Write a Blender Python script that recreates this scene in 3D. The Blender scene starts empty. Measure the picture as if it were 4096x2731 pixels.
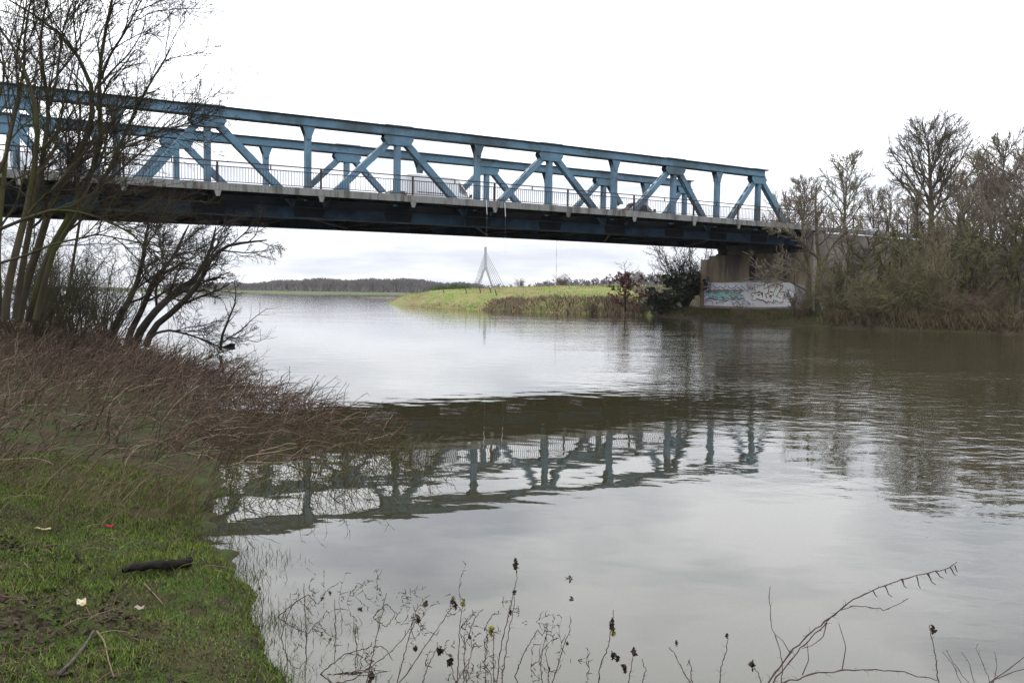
import bpy, math, random
import numpy as np
from mathutils import Matrix, Vector
random.seed(7)
RNG = np.random.default_rng(7)
sc = bpy.context.scene
COL = sc.collection

# ------------------------------------------------------------------ camera
CAM_H = 2.1
FOCAL = 3467.4            # in pixels of the 4096 px wide photograph
PITCH, ROLL = 0.05588, 0.01397
_u0 = np.array([0, math.sin(PITCH), math.cos(PITCH)])
_F = np.array([0, math.cos(PITCH), -math.sin(PITCH)])
_R = np.array([1, 0, 0]) * math.cos(ROLL) + _u0 * math.sin(ROLL)
_U = _u0 * math.cos(ROLL) - np.array([1, 0, 0]) * math.sin(ROLL)
camd = bpy.data.cameras.new('camera'); cam = bpy.data.objects.new('camera', camd); COL.objects.link(cam)
camd.sensor_width = 36.0; camd.lens = FOCAL / 4096 * 36.0
camd.clip_start = 0.05; camd.clip_end = 20000
m = Matrix.Identity(4)
for i in range(3):
    m[i][0], m[i][1], m[i][2] = _R[i], _U[i], -_F[i]
m[2][3] = CAM_H
cam.matrix_world = m
sc.camera = cam

# ------------------------------------------------------------------ sky, sun, exposure
SUN_EL, SUN_AZ = math.radians(42), math.radians(-38)     # azimuth measured from +Y towards +X
w = bpy.data.worlds.new('World'); sc.world = w; w.use_nodes = True
nt = w.node_tree; nt.nodes.clear(); N = nt.nodes.new; L = nt.links.new
out = N('ShaderNodeOutputWorld'); bg = N('ShaderNodeBackground'); L(bg.outputs[0], out.inputs[0])
tc = N('ShaderNodeTexCoord'); sep = N('ShaderNodeSeparateXYZ'); L(tc.outputs['Generated'], sep.inputs[0])
ramp = N('ShaderNodeValToRGB'); L(sep.outputs[2], ramp.inputs[0])          # brightness of an overcast sky by elevation
els = ramp.color_ramp.elements
stops = [(0.0, .265), (.06, .345), (.15, .50), (.28, .74), (.5, .90), (1.0, 1.0)]
els[0].position, els[1].position = stops[0][0], stops[-1][0]
for p_, v_ in stops[1:-1]: els.new(p_)
for e, (p_, v_) in zip(els, stops): e.position = p_; e.color = (v_, v_, v_, 1)
# cloud sheet: the view direction projected on a plane overhead
zz = N('ShaderNodeMath'); zz.operation = 'ADD'; zz.inputs[1].default_value = .22; L(sep.outputs[2], zz.inputs[0])
dv = N('ShaderNodeVectorMath'); dv.operation = 'DIVIDE'; L(tc.outputs['Generated'], dv.inputs[0])
cb = N('ShaderNodeCombineXYZ')
for k in range(3): L(zz.outputs[0], cb.inputs[k])
L(cb.outputs[0], dv.inputs[1])
mp = N('ShaderNodeMapping'); L(dv.outputs[0], mp.inputs[0]); mp.inputs['Scale'].default_value = (1.0, 1.7, .2); mp.inputs['Location'].default_value = (3.1, 1.2, 0)
n1 = N('ShaderNodeTexNoise'); L(mp.outputs[0], n1.inputs['Vector']); n1.inputs['Scale'].default_value = 1.5; n1.inputs['Detail'].default_value = 5; n1.inputs['Roughness'].default_value = .5
cr = N('ShaderNodeValToRGB'); L(n1.outputs[0], cr.inputs[0])
cr.color_ramp.elements[0].position = .36; cr.color_ramp.elements[0].color = (.50, .53, .60, 1)
cr.color_ramp.elements[1].position = .60; cr.color_ramp.elements[1].color = (.965, .98, 1.0, 1)
mul = N('ShaderNodeMix'); mul.data_type = 'RGBA'; mul.blend_type = 'MULTIPLY'; mul.inputs[0].default_value = 1
L(ramp.outputs[0], mul.inputs[6]); L(cr.outputs[0], mul.inputs[7])
sca = N('ShaderNodeVectorMath'); sca.operation = 'SCALE'; sca.inputs['Scale'].default_value = 4.1; L(mul.outputs[2], sca.inputs[0])
sky = N('ShaderNodeTexSky'); sky.sky_type = 'NISHITA'; sky.sun_disc = False
sky.sun_elevation = SUN_EL; sky.sun_rotation = SUN_AZ
sks = N('ShaderNodeVectorMath'); sks.operation = 'SCALE'; sks.inputs['Scale'].default_value = .05; L(sky.outputs[0], sks.inputs[0])
cov = N('ShaderNodeMix'); cov.data_type = 'RGBA'; cov.inputs[0].default_value = .9       # the sheet covers nine tenths of the blue
L(sks.outputs[0], cov.inputs[6]); L(sca.outputs[0], cov.inputs[7])
L(cov.outputs[2], bg.inputs[0]); bg.inputs[1].default_value = 1.0
sl = bpy.data.lights.new('sun', 'SUN'); sl.energy = 1.2; sl.angle = math.radians(25); sl.color = (1, .96, .9)
so = bpy.data.objects.new('sun', sl); COL.objects.link(so)
sd = Vector((math.sin(SUN_AZ) * math.cos(SUN_EL), math.cos(SUN_AZ) * math.cos(SUN_EL), math.sin(SUN_EL)))
so.rotation_euler = sd.to_track_quat('Z', 'Y').to_euler()
vs = sc.view_settings; vs.view_transform = 'Standard'; vs.look = 'None'; vs.exposure = 0; vs.gamma = 1; vs.use_curve_mapping = False
cy = sc.cycles
cy.use_denoising = True; cy.denoising_prefilter = 'NONE'; cy.use_adaptive_sampling = False; cy.max_bounces = 6; cy.diffuse_bounces = 2; cy.glossy_bounces = 3; cy.transmission_bounces = 3
cy.volume_bounces = 0; cy.transparent_max_bounces = 8; cy.caustics_reflective = False; cy.caustics_refractive = False
cy.sample_clamp_indirect = 6

# ------------------------------------------------------------------ helpers
def ray(xf, yf): return _F * FOCAL + _R * (xf - 2048) - _U * (yf - 1365.5)
def at(xf, yf, Y):                       # the place at depth Y seen at a point of the photograph
    d = ray(xf, yf); return d * (Y / d[1]) + np.array([0, 0, CAM_H])
def ground(xf, yf, z=0.0):
    d = ray(xf, yf); return d * ((z - CAM_H) / d[2]) + np.array([0, 0, CAM_H])
DS = 4096 / 2352
def atd(x, y, Y): return at(x * DS, y * DS, Y)
def groundd(x, y, z=0.0): return ground(x * DS, y * DS, z)

def tag(o, label=None, cat=None, group=None, kind=None):
    if label: o['label'] = label
    if cat: o['category'] = cat
    if group: o['group'] = group
    if kind: o['kind'] = kind
    return o
def empty(name, loc=(0, 0, 0), rz=0, parent=None):
    o = bpy.data.objects.new(name, None); COL.objects.link(o); o.location = loc; o.rotation_euler = (0, 0, rz); o.parent = parent
    return o
def link(name, me, parent=None, loc=None):
    o = bpy.data.objects.new(name, me); COL.objects.link(o); o.parent = parent
    if loc is not None: o.location = loc
    return o
def mesh_np(name, V, quads=None, tris=None, mat=None, smooth=True):
    me = bpy.data.meshes.new(name)
    V = np.ascontiguousarray(V, dtype=np.float32).reshape(-1, 3)
    li, ls, c = [], [], 0
    if quads is not None and len(quads):
        q = np.asarray(quads, dtype=np.int32).reshape(-1, 4); li.append(q.ravel()); ls.append(np.arange(len(q)) * 4); c += q.size
    if tris is not None and len(tris):
        t = np.asarray(tris, dtype=np.int32).reshape(-1, 3); li.append(t.ravel()); ls.append(np.arange(len(t)) * 3 + c); c += t.size
    li = np.concatenate(li).astype(np.int32); ls = np.concatenate(ls).astype(np.int32)
    me.vertices.add(len(V)); me.vertices.foreach_set('co', V.ravel())
    me.loops.add(len(li)); me.loops.foreach_set('vertex_index', li)
    me.polygons.add(len(ls)); me.polygons.foreach_set('loop_start', ls)
    me.update(calc_edges=True); me.validate()
    if not smooth: me.shade_flat()
    if mat: me.materials.append(mat)
    return me

class MB:                                # collects shapes, builds ONE mesh object
    def __init__(s, f=None): s.v = []; s.f = []; s.fn = f
    def add(s, vs, fs):
        b = len(s.v); s.v += [tuple(map(float, p)) for p in vs]; s.f += [tuple(b + i for i in q) for q in fs]
    def box(s, x0, x1, y0, y1, z0, z1, sub=0):
        n = max(1, int(math.ceil((x1 - x0) / sub))) if sub else 1
        xs = [x0 + (x1 - x0) * i / n for i in range(n + 1)]
        vs = []
        for x in xs: vs += [(x, y0, z0), (x, y1, z0), (x, y1, z1), (x, y0, z1)]
        fs = [(0, 3, 2, 1), (4 * n, 4 * n + 1, 4 * n + 2, 4 * n + 3)]
        for i in range(n):
            a = 4 * i
            for k in range(4):
                k2 = (k + 1) % 4; fs.append((a + k, a + k2, a + 4 + k2, a + 4 + k))
        s.add(vs, fs)
    def bar(s, p, q, wy, wz, yv=(0, 1, 0)):          # box beam from p to q: wy across yv, wz in the other way
        p = np.array(p, float); q = np.array(q, float); t = q - p; t /= np.linalg.norm(t)
        y = np.array(yv, float); y -= t * (y @ t); y /= np.linalg.norm(y); z = np.cross(t, y)
        vs = []
        for c in (p, q):
            for a, b in ((-1, -1), (1, -1), (1, 1), (-1, 1)): vs.append(c + y * wy / 2 * a + z * wz / 2 * b)
        s.add(vs, [(0, 3, 2, 1), (4, 5, 6, 7)] + [(k, (k + 1) % 4, 4 + (k + 1) % 4, 4 + k) for k in range(4)])
    def prism(s, poly, y0, y1):                      # polygon in x,z extruded along y
        n = len(poly); vs = [(x, y0, z) for x, z in poly] + [(x, y1, z) for x, z in poly]
        s.add(vs, [tuple(range(n)), tuple(range(2 * n - 1, n - 1, -1))] + [(k, n + k, n + (k + 1) % n, (k + 1) % n) for k in range(n)])
    def dome(s, c, nrm, r, h):                       # rivet head
        c = np.array(c, float); nrm = np.array(nrm, float); a = np.array((0, 0, 1.)) if abs(nrm[2]) < .9 else np.array((1., 0, 0))
        u = np.cross(nrm, a); v = np.cross(nrm, u)
        vs = [c + r * (math.cos(k * math.pi / 3) * u + math.sin(k * math.pi / 3) * v) for k in range(6)] + [c + nrm * h]
        s.add(vs, [(k, (k + 1) % 6, 6) for k in range(6)])
    def tube(s, pts, rad, n=8, cap=True):
        pts = [np.array(p, float) for p in pts]; rad = rad if hasattr(rad, '__len__') else [rad] * len(pts); vs = []
        for i, p in enumerate(pts):
            t = pts[min(i + 1, len(pts) - 1)] - pts[max(i - 1, 0)]; t /= np.linalg.norm(t)
            a = np.array((0, 0, 1.)) if abs(t[2]) < .9 else np.array((1., 0, 0))
            u = np.cross(t, a); u /= np.linalg.norm(u); v = np.cross(t, u)
            vs += [p + rad[i] * (math.cos(2 * math.pi * k / n) * u + math.sin(2 * math.pi * k / n) * v) for k in range(n)]
        fs = [(i * n + k, i * n + (k + 1) % n, (i + 1) * n + (k + 1) % n, (i + 1) * n + k) for i in range(len(pts) - 1) for k in range(n)]
        if cap: fs += [tuple(range(n - 1, -1, -1)), tuple(range((len(pts) - 1) * n, len(pts) * n))]
        s.add(vs, fs)
    def mesh(s, name, mat, smooth=False):
        v = s.v if s.fn is None else [s.fn(p) for p in s.v]
        me = bpy.data.meshes.new(name); me.from_pydata(v, [], s.f); me.update()
        if smooth: me.shade_smooth()
        if mat: me.materials.append(mat)
        return me
    def build(s, name, mat, parent=None, loc=None, smooth=False): return link(name, s.mesh(name, mat, smooth), parent, loc)

# ------------------------------------------------------------------ materials
def newmat(name):
    mt = bpy.data.materials.new(name); mt.use_nodes = True
    nt = mt.node_tree; b = nt.nodes['Principled BSDF']; return mt, nt, b
def M(name, c1, c2=None, rough=.75, scale=2.0, detail=5, lo=.35, hi=.65, bump=0, bscale=30, spec=.06, stretch=(1, 1, 1), metallic=0, c3=None, s3=.4, local=False):
    mt, nt, b = newmat(name); N = nt.nodes.new; L = nt.links.new
    b.inputs['Roughness'].default_value = rough; b.inputs['Specular IOR Level'].default_value = spec; b.inputs['Metallic'].default_value = metallic
    c2 = c2 or tuple(x * .7 for x in c1)
    if local: src = N('ShaderNodeTexCoord').outputs['Object']
    else: src = N('ShaderNodeNewGeometry').outputs['Position']
    mp = N('ShaderNodeMapping'); mp.inputs['Scale'].default_value = stretch; L(src, mp.inputs[0])
    n = N('ShaderNodeTexNoise'); n.inputs['Scale'].default_value = scale; n.inputs['Detail'].default_value = detail; n.inputs['Roughness'].default_value = .62; L(mp.outputs[0], n.inputs['Vector'])
    r = N('ShaderNodeValToRGB'); L(n.outputs[0], r.inputs[0]); e = r.color_ramp.elements
    e[0].position = lo; e[0].color = (*c1, 1); e[1].position = hi; e[1].color = (*c2, 1)
    res = r.outputs[0]
    if c3:
        n2 = N('ShaderNodeTexNoise'); n2.inputs['Scale'].default_value = s3; n2.inputs['Detail'].default_value = 6; n2.inputs['Roughness'].default_value = .65; L(mp.outputs[0], n2.inputs['Vector'])
        r2 = N('ShaderNodeValToRGB'); r2.color_ramp.elements[0].position = .48; r2.color_ramp.elements[1].position = .62; L(n2.outputs[0], r2.inputs[0])
        mx = N('ShaderNodeMix'); mx.data_type = 'RGBA'; L(r2.outputs[0], mx.inputs[0]); L(res, mx.inputs[6]); mx.inputs[7].default_value = (*c3, 1); res = mx.outputs[2]
    L(res, b.inputs['Base Color'])
    if bump:
        n3 = N('ShaderNodeTexNoise'); n3.inputs['Scale'].default_value = bscale; n3.inputs['Detail'].default_value = 4; L(mp.outputs[0], n3.inputs['Vector'])
        bp = N('ShaderNodeBump'); bp.inputs['Strength'].default_value = .6; bp.inputs['Distance'].default_value = bump; L(n3.outputs[0], bp.inputs['Height']); L(bp.outputs[0], b.inputs['Normal'])
    return mt
def MI(name, cols, rough=.85, spec=.05):       # every blade, leaf or stem a shade of its own
    mt, nt, b = newmat(name); N = nt.nodes.new; L = nt.links.new
    b.inputs['Roughness'].default_value = rough; b.inputs['Specular IOR Level'].default_value = spec
    g = N('ShaderNodeNewGeometry'); r = N('ShaderNodeValToRGB'); L(g.outputs['Random Per Island'], r.inputs[0])
    e = r.color_ramp.elements
    while len(e) < len(cols): e.new(.5)
    for i, c in enumerate(cols): e[i].position = i / (len(cols) - 1); e[i].color = (*c, 1)
    L(r.outputs[0], b.inputs['Base Color'])
    return mt
def PLAIN(name, c, rough=.5, spec=.5, metallic=0):
    mt, nt, b = newmat(name); b.inputs['Base Color'].default_value = (*c, 1); b.inputs['Roughness'].default_value = rough
    b.inputs['Specular IOR Level'].default_value = spec; b.inputs['Metallic'].default_value = metallic; return mt

# ------------------------------------------------------------------ growing plants
def nrm(a): return a / np.maximum(np.linalg.norm(a, axis=-1, keepdims=True), 1e-9)
def resample(pts, n):
    p = np.array(pts, float); s = np.r_[0, np.cumsum(np.linalg.norm(np.diff(p, axis=0), axis=1))]; q = np.linspace(0, s[-1], n)
    # smooth (Catmull-Rom like) via dense linear + moving average
    d = np.stack([np.interp(np.linspace(0, s[-1], n * 4), s, p[:, k]) for k in range(3)], 1)
    k = np.ones(5) / 5; e = np.vstack([[d[0]] * 2, d, [d[-1]] * 2]); d = np.stack([np.convolve(e[:, j], k, 'valid') for j in range(3)], 1)
    i = np.linspace(0, len(d) - 1, n); i0 = np.clip(i.astype(int), 0, len(d) - 2); fr = (i - i0)[:, None]
    return d[i0] * (1 - fr) + d[i0 + 1] * fr
def spawn(P, R, k, s0=.2, s1=1., ang=.8, lenf=.5, n=5, rf=.6, trop=.05, wander=.15, shape=.5, length=None, bias=(0, 0, 0), taper=.3, rng=RNG, rmin=.002):
    B, n0, _ = P.shape
    Lp = np.linalg.norm(np.diff(P, axis=1), axis=2).sum(1)
    s = s0 + (s1 - s0) * (np.arange(k)[None] + rng.random((B, k))) / k
    f = s * (n0 - 1); i = np.clip(f.astype(int), 0, n0 - 2); fr = (f - i)[..., None]
    bi = np.arange(B)[:, None]
    p = P[bi, i] * (1 - fr) + P[bi, i + 1] * fr; t = nrm(P[bi, i + 1] - P[bi, i])
    r = R[bi, i] * (1 - fr[..., 0]) + R[bi, i + 1] * fr[..., 0]
    ref = np.where(np.abs(t[..., 2:3]) < .9, np.array([0, 0, 1.]), np.array([1., 0, 0]))
    u = nrm(np.cross(t, ref)); v = np.cross(t, u)
    ph = (np.arange(k) * 2.399)[None] + rng.random((B, 1)) * 6.28 + rng.normal(0, .5, (B, k))
    a = ang + rng.normal(0, .15, (B, k))
    d = nrm(np.cos(a)[..., None] * t + np.sin(a)[..., None] * (np.cos(ph)[..., None] * u + np.sin(ph)[..., None] * v) + np.array(bias))
    ln = (lenf * Lp[:, None] if length is None else length) * (1 - shape * s) * rng.uniform(.65, 1.25, (B, k))
    r0 = np.maximum(r * rf, rmin)
    m_ = B * k; p = p.reshape(m_, 3); d = d.reshape(m_, 3); ln = ln.reshape(m_, 1); r0 = r0.reshape(m_)
    Q = [p]
    for _ in range(n - 1):
        d = nrm(d + rng.normal(0, wander, (m_, 3)) + np.array([0, 0, trop])); p = p + d * ln / (n - 1); Q.append(p)
    return np.stack(Q, 1), r0[:, None] * np.linspace(1, taper, n)[None]
def tubes(sets, name, mat, parent=None, off=None, kindstuff=False):
    VV, QQ, b = [], [], 0
    for P, R, mside in sets:
        B, n, _ = P.shape
        if B == 0: continue
        T = np.empty_like(P); T[:, 1:-1] = P[:, 2:] - P[:, :-2]; T[:, 0] = P[:, 1] - P[:, 0]; T[:, -1] = P[:, -1] - P[:, -2]; T = nrm(T)
        ref = np.where(np.abs(T[:, :1, 2:3]) < .8, np.array([0, 0, 1.]), np.array([1., 0, 0]))
        u = nrm(np.cross(T, np.broadcast_to(ref, T.shape))); v = np.cross(T, u)
        th = np.arange(mside) * 2 * math.pi / mside
        V = P[:, :, None] + R[:, :, None, None] * (np.cos(th)[None, None, :, None] * u[:, :, None] + np.sin(th)[None, None, :, None] * v[:, :, None])
        idx = np.arange(B * n * mside).reshape(B, n, mside) + b
        j = (np.arange(mside) + 1) % mside
        q = np.stack([idx[:, :-1], idx[:, :-1][:, :, j], idx[:, 1:][:, :, j], idx[:, 1:]], -1).reshape(-1, 4)
        VV.append(V.reshape(-1, 3)); QQ.append(q); b += B * n * mside
    V = np.concatenate(VV)
    if off is not None: V = V - np.array(off)
    return link(name, mesh_np(name, V, quads=np.concatenate(QQ), mat=mat), parent)
def leaves(name, C, size, mat, parent=None, off=None, rng=RNG, flat=0.0, elong=1.7):
    n = len(C); a = nrm(rng.normal(size=(n, 3)) * np.array([1, 1, 1 - flat])); b = nrm(np.cross(a, nrm(rng.normal(size=(n, 3)) + np.array([0, 0, flat * 3])))); c = np.cross(a, b)
    s = size * rng.uniform(.6, 1.3, (n, 1))
    V = np.stack([C - a * s * elong * .5, C + b * s * .5 + c * s * .12, C + a * s * elong * .5, C - b * s * .5 + c * s * .12], 1)
    if off is not None: V = V - np.array(off)
    i = np.arange(n)[:, None] * 4
    tr = np.concatenate([i + np.array([0, 1, 2]), i + np.array([0, 2, 3])])
    return link(name, mesh_np(name, V.reshape(-1, 3), tris=tr, mat=mat), parent)
def blades(name, C, h, wd, mat, lean=(0, 0), spread=.4, nseg=3, bend=.5, parent=None, off=None, rng=RNG):
    n = len(C); h = np.broadcast_to(h, (n,)); az = rng.random(n) * 6.283
    d = np.stack([np.cos(az) * spread * rng.random(n) + lean[0], np.sin(az) * spread * rng.random(n) + lean[1], np.ones(n)], 1); d = nrm(d)
    side = np.stack([-np.sin(az + rng.normal(0, .6, n)), np.cos(az), np.zeros(n)], 1); side = nrm(side)
    pts = []; p = C.copy(); q = d.copy()
    for k in range(nseg + 1):
        pts.append(p.copy()); q = nrm(q + np.stack([d[:, 0], d[:, 1], -.25 * np.ones(n)], 1) * bend * rng.random((n, 1))); p = p + q * (h / nseg)[:, None]
    V = []
    for k, p in enumerate(pts):
        ww = wd * (1 - k / nseg) * .5
        if k < nseg: V += [p - side * ww, p + side * ww]
        else: V += [p]
    V = np.stack(V, 1); kv = V.shape[1]
    if off is not None: V = V - np.array(off)
    i = np.arange(n)[:, None] * kv
    q = np.concatenate([i + np.array([2 * k, 2 * k + 1, 2 * k + 3, 2 * k + 2]) for k in range(nseg - 1)]) if nseg > 1 else None
    t = i + np.array([2 * nseg - 2, 2 * nseg - 1, 2 * nseg])
    return link(name, mesh_np(name, V.reshape(-1, 3), quads=q, tris=t, mat=mat), parent)

# ------------------------------------------------------------------ polygons on the map
def inside(x, y, poly):
    p = np.array(poly, float); c = np.zeros(np.shape(x), bool); j = len(p) - 1
    for i in range(len(p)):
        xi, yi = p[i]; xj, yj = p[j]
        c ^= ((yi > y) != (yj > y)) & (x < (xj - xi) * (y - yi) / (yj - yi + 1e-12) + xi); j = i
    return c
def sdist(x, y, poly):                   # > 0 inside
    p = np.array(poly, float); d = np.full(np.shape(x), 1e9)
    for i in range(len(p)):
        a, b = p[i - 1], p[i]; ab = b - a; t = np.clip(((x - a[0]) * ab[0] + (y - a[1]) * ab[1]) / (ab @ ab + 1e-12), 0, 1)
        d = np.minimum(d, np.hypot(x - a[0] - ab[0] * t, y - a[1] - ab[1] * t))
    return np.where(inside(x, y, poly), d, -d)
def scatter(poly, n, rng=RNG):
    p = np.array(poly, float); lo, hi = p.min(0), p.max(0); o = np.zeros((0, 2))
    while len(o) < n:
        q = lo + (hi - lo) * rng.random((n * 2, 2)); o = np.concatenate([o, q[inside(q[:, 0], q[:, 1], poly)]])
    return o[:n]
def vnoise(x, y, s, seed=0):             # smooth value noise
    r = np.random.default_rng(seed).random((64, 64)); X = x / s; Y = y / s; i = np.floor(X).astype(int); j = np.floor(Y).astype(int); u = X - i; v = Y - j
    u = u * u * (3 - 2 * u); v = v * v * (3 - 2 * v); g = lambda a, b: r[a % 64, b % 64]
    return (g(i, j) * (1 - u) + g(i + 1, j) * u) * (1 - v) + (g(i, j + 1) * (1 - u) + g(i + 1, j + 1) * u) * v - .5
def sstep(a, b, x): t = np.clip((x - a) / (b - a), 0, 1); return t * t * (3 - 2 * t)
def grid_mesh(name, xs, ys, zf, mat, keep=None):
    X, Y = np.meshgrid(xs, ys); Z = zf(X, Y); V = np.stack([X, Y, Z], -1).reshape(-1, 3); nx, ny = len(xs), len(ys)
    i = (np.arange(ny - 1)[:, None] * nx + np.arange(nx - 1)[None]).ravel(); q = np.stack([i, i + 1, i + nx + 1, i + nx], 1)
    if keep is not None: q = q[(V[q][:, :, 2] > keep).any(1)]
    return link(name, mesh_np(name, V, quads=q, mat=mat))

# ================================================================== THE SETTING
TH = math.radians(58.1637); OX, OY = -17.87, 50.92
def b2w(t, o, z=0.0): return np.array([OX + math.sin(TH) * t - math.cos(TH) * o, OY + math.cos(TH) * t + math.sin(TH) * o, z])
def w2b(x, y): return (x - OX) * math.sin(TH) + (y - OY) * math.cos(TH), -(x - OX) * math.cos(TH) + (y - OY) * math.sin(TH)
def zoff(t): return .0124 * t - .00016 * t * t

LEFT = [(30, -8), (12, 1.2), (4, 2.3), (.6, 3.0), (-.6, 3.7), (-1.3, 4.6), (-1.7, 5.6), (-2.05, 6.2), (-2.65, 7.0), (-2.95, 7.9), (-3.3, 9.2), (-3.6, 10.2), (-4.6, 12.5), (-6.0, 16), (-9.5, 22.0), (-14.5, 29.5), (-20, 36), (-34, 47), (-70, 70), (-70, -8)]
RIGHT = [(160, 30), (60, 42), (31.3, 53), (28.7, 55.8), (25.5, 58.0), (22, 60.6), (19.7, 68.3), (16.4, 77), (13.75, 87.4), (10.2, 90.8), (1.1, 97.5), (-10.4, 117), (-22, 147.5), (-13, 172), (15, 230), (90, 330), (260, 420), (260, 30)]
def left_z(x, y):
    s = sdist(x, y, LEFT) + (vnoise(x, y, .6, 23) * .34 + vnoise(x, y, .2, 22) * .26 + .08) * np.where(y < 12, 1, .4)
    z = np.where(s > 0, 1.15 * (1 - np.exp(-np.maximum(s, 0) / 6.0)), s * .35)
    return z + np.where(s > -.5, (vnoise(x, y, .9, 1) * .10 + vnoise(x, y, .33, 2) * .06) * sstep(-.5, .6, s), 0) + .015
def right_z(x, y):
    s = sdist(x, y, RIGHT); t, o = w2b(x, y); sp = np.maximum(s, 0)
    bank = np.where(s > 0, .95 * (1 - np.exp(-sp / 1.8)), s * .4)
    mead = (sstep(13, 24, o)) * 2.25 * (1 - np.exp(-sp / 9)) * sstep(0, 3, s) + (sstep(13, 40, o)) * sstep(10, 45, s) * .3
    e = np.where(o < -2.6, 8.0 - (-2.6 - o) * .44, np.where(o > 11.6, 8.0 - (o - 11.6) * .5, 6.9)) + zoff(t)
    g = np.where(o < -1.5, sstep(51, 66, t), np.where(o > 11, sstep(52, 62, t), sstep(51.2, 52.4, t)))
    e = np.maximum(e, 0) * g * sstep(.0, 5, s)
    z = np.where(s > 0, np.maximum(bank + mead, e), bank)
    return z + (vnoise(x, y, 2.3, 3) * .35 + vnoise(x, y, .8, 4) * .15) * sstep(-.2, 3, s) * np.where((o > -3) & (o < 12.5) & (t > 49), 0, 1)

m_bed = M('river_bed_mud', (.05, .04, .025), (.08, .06, .04))
V = [(-7000, -300, -1.6), (7000, -300, -1.6), (7000, 9000, -1.6), (-7000, 9000, -1.6)]
tag(link('ground', mesh_np('ground', V, quads=[(0, 1, 2, 3)], mat=m_bed)), 'flat river bed under the water', 'ground', kind='structure')

m_soil = M('bank_soil', (.022, .020, .011), (.045, .038, .020), scale=5, bump=.03, bscale=24, c3=(.030, .048, .011), s3=4.0, rough=.95)
BX = np.r_[np.arange(-46, -9, .4), np.arange(-9, 3.5, .065), np.arange(3.5, 14.1, .4)]; BY = np.r_[np.arange(-4, 1.2, .4), np.arange(1.2, 10, .065), np.arange(10, 48, .35)]
tag(grid_mesh('bank', BX, BY, left_z, m_soil, keep=-.4), 'near river bank of dark soil at the lower corner', 'bank', kind='structure')
m_slope = M('slope_soil', (.022, .018, .011), (.05, .04, .024), scale=.7, bump=.06, bscale=5, c3=(.034, .034, .015), s3=.35, rough=.95)
m_meadow = M('meadow_turf', (.11, .17, .03), (.19, .17, .07), scale=.35, bump=.08, bscale=3, c3=(.15, .12, .06), s3=.09, lo=.4, hi=.58, rough=.95)
ys = np.r_[np.arange(36, 125, 1.0), np.arange(125, 420, 5)]
tag(grid_mesh('bank', np.arange(14, 200.1, 1.0), ys, right_z, m_slope, keep=-.5), 'wooded far bank sloping up to the road embankment', 'bank', kind='structure')
def mead_z(x, y):
    z = right_z(x, y); return z
tag(grid_mesh('meadow', np.arange(-30, 14.01, 1.0), ys, right_z, m_meadow, keep=-.5), 'grassy riverside meadow rising to a low crest', 'meadow', kind='structure')
m_far = M('far_field', (.06, .085, .028), (.09, .095, .045), scale=.012, rough=.95)
FAR = [(-4000, 420), (-700, 520), (-330, 560), (-207, 575), (-150, 520), (-118, 440), (-100, 470), (-90, 560), (-20, 560), (60, 470), (200, 520), (4000, 600), (4000, 8000), (-4000, 8000)]
def far_z(x, y):
    s = sdist(x, y, FAR); return np.where(s > 0, 1.1 * (1 - np.exp(-np.maximum(s, 0) / 14)) + .6 * sstep(60, 200, s), s * .1)
xs = np.r_[np.arange(-4000, -400, 200), np.arange(-400, 300, 8), np.arange(300, 4001, 200)]
ysf = np.r_[np.arange(400, 700, 8), np.arange(700, 8000, 200)]
tag(grid_mesh('terrain', xs, ysf, far_z, m_far, keep=-.5), 'flat green far shore below the distant wood', 'shore', kind='structure')
ISL = [(-49, 275), (-35, 262), (-21, 250), (-5, 262), (0, 300), (-25, 300)]
tag(grid_mesh('islet', np.arange(-52, 4, 2.), np.arange(240, 306, 2.), lambda x, y: np.clip(sdist(x, y, ISL) * .12, -.6, .35), M('islet_mud', (.10, .08, .05), (.06, .06, .03)), keep=-.2), 'low muddy spit of land out in the river', 'spit', kind='structure')

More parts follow.
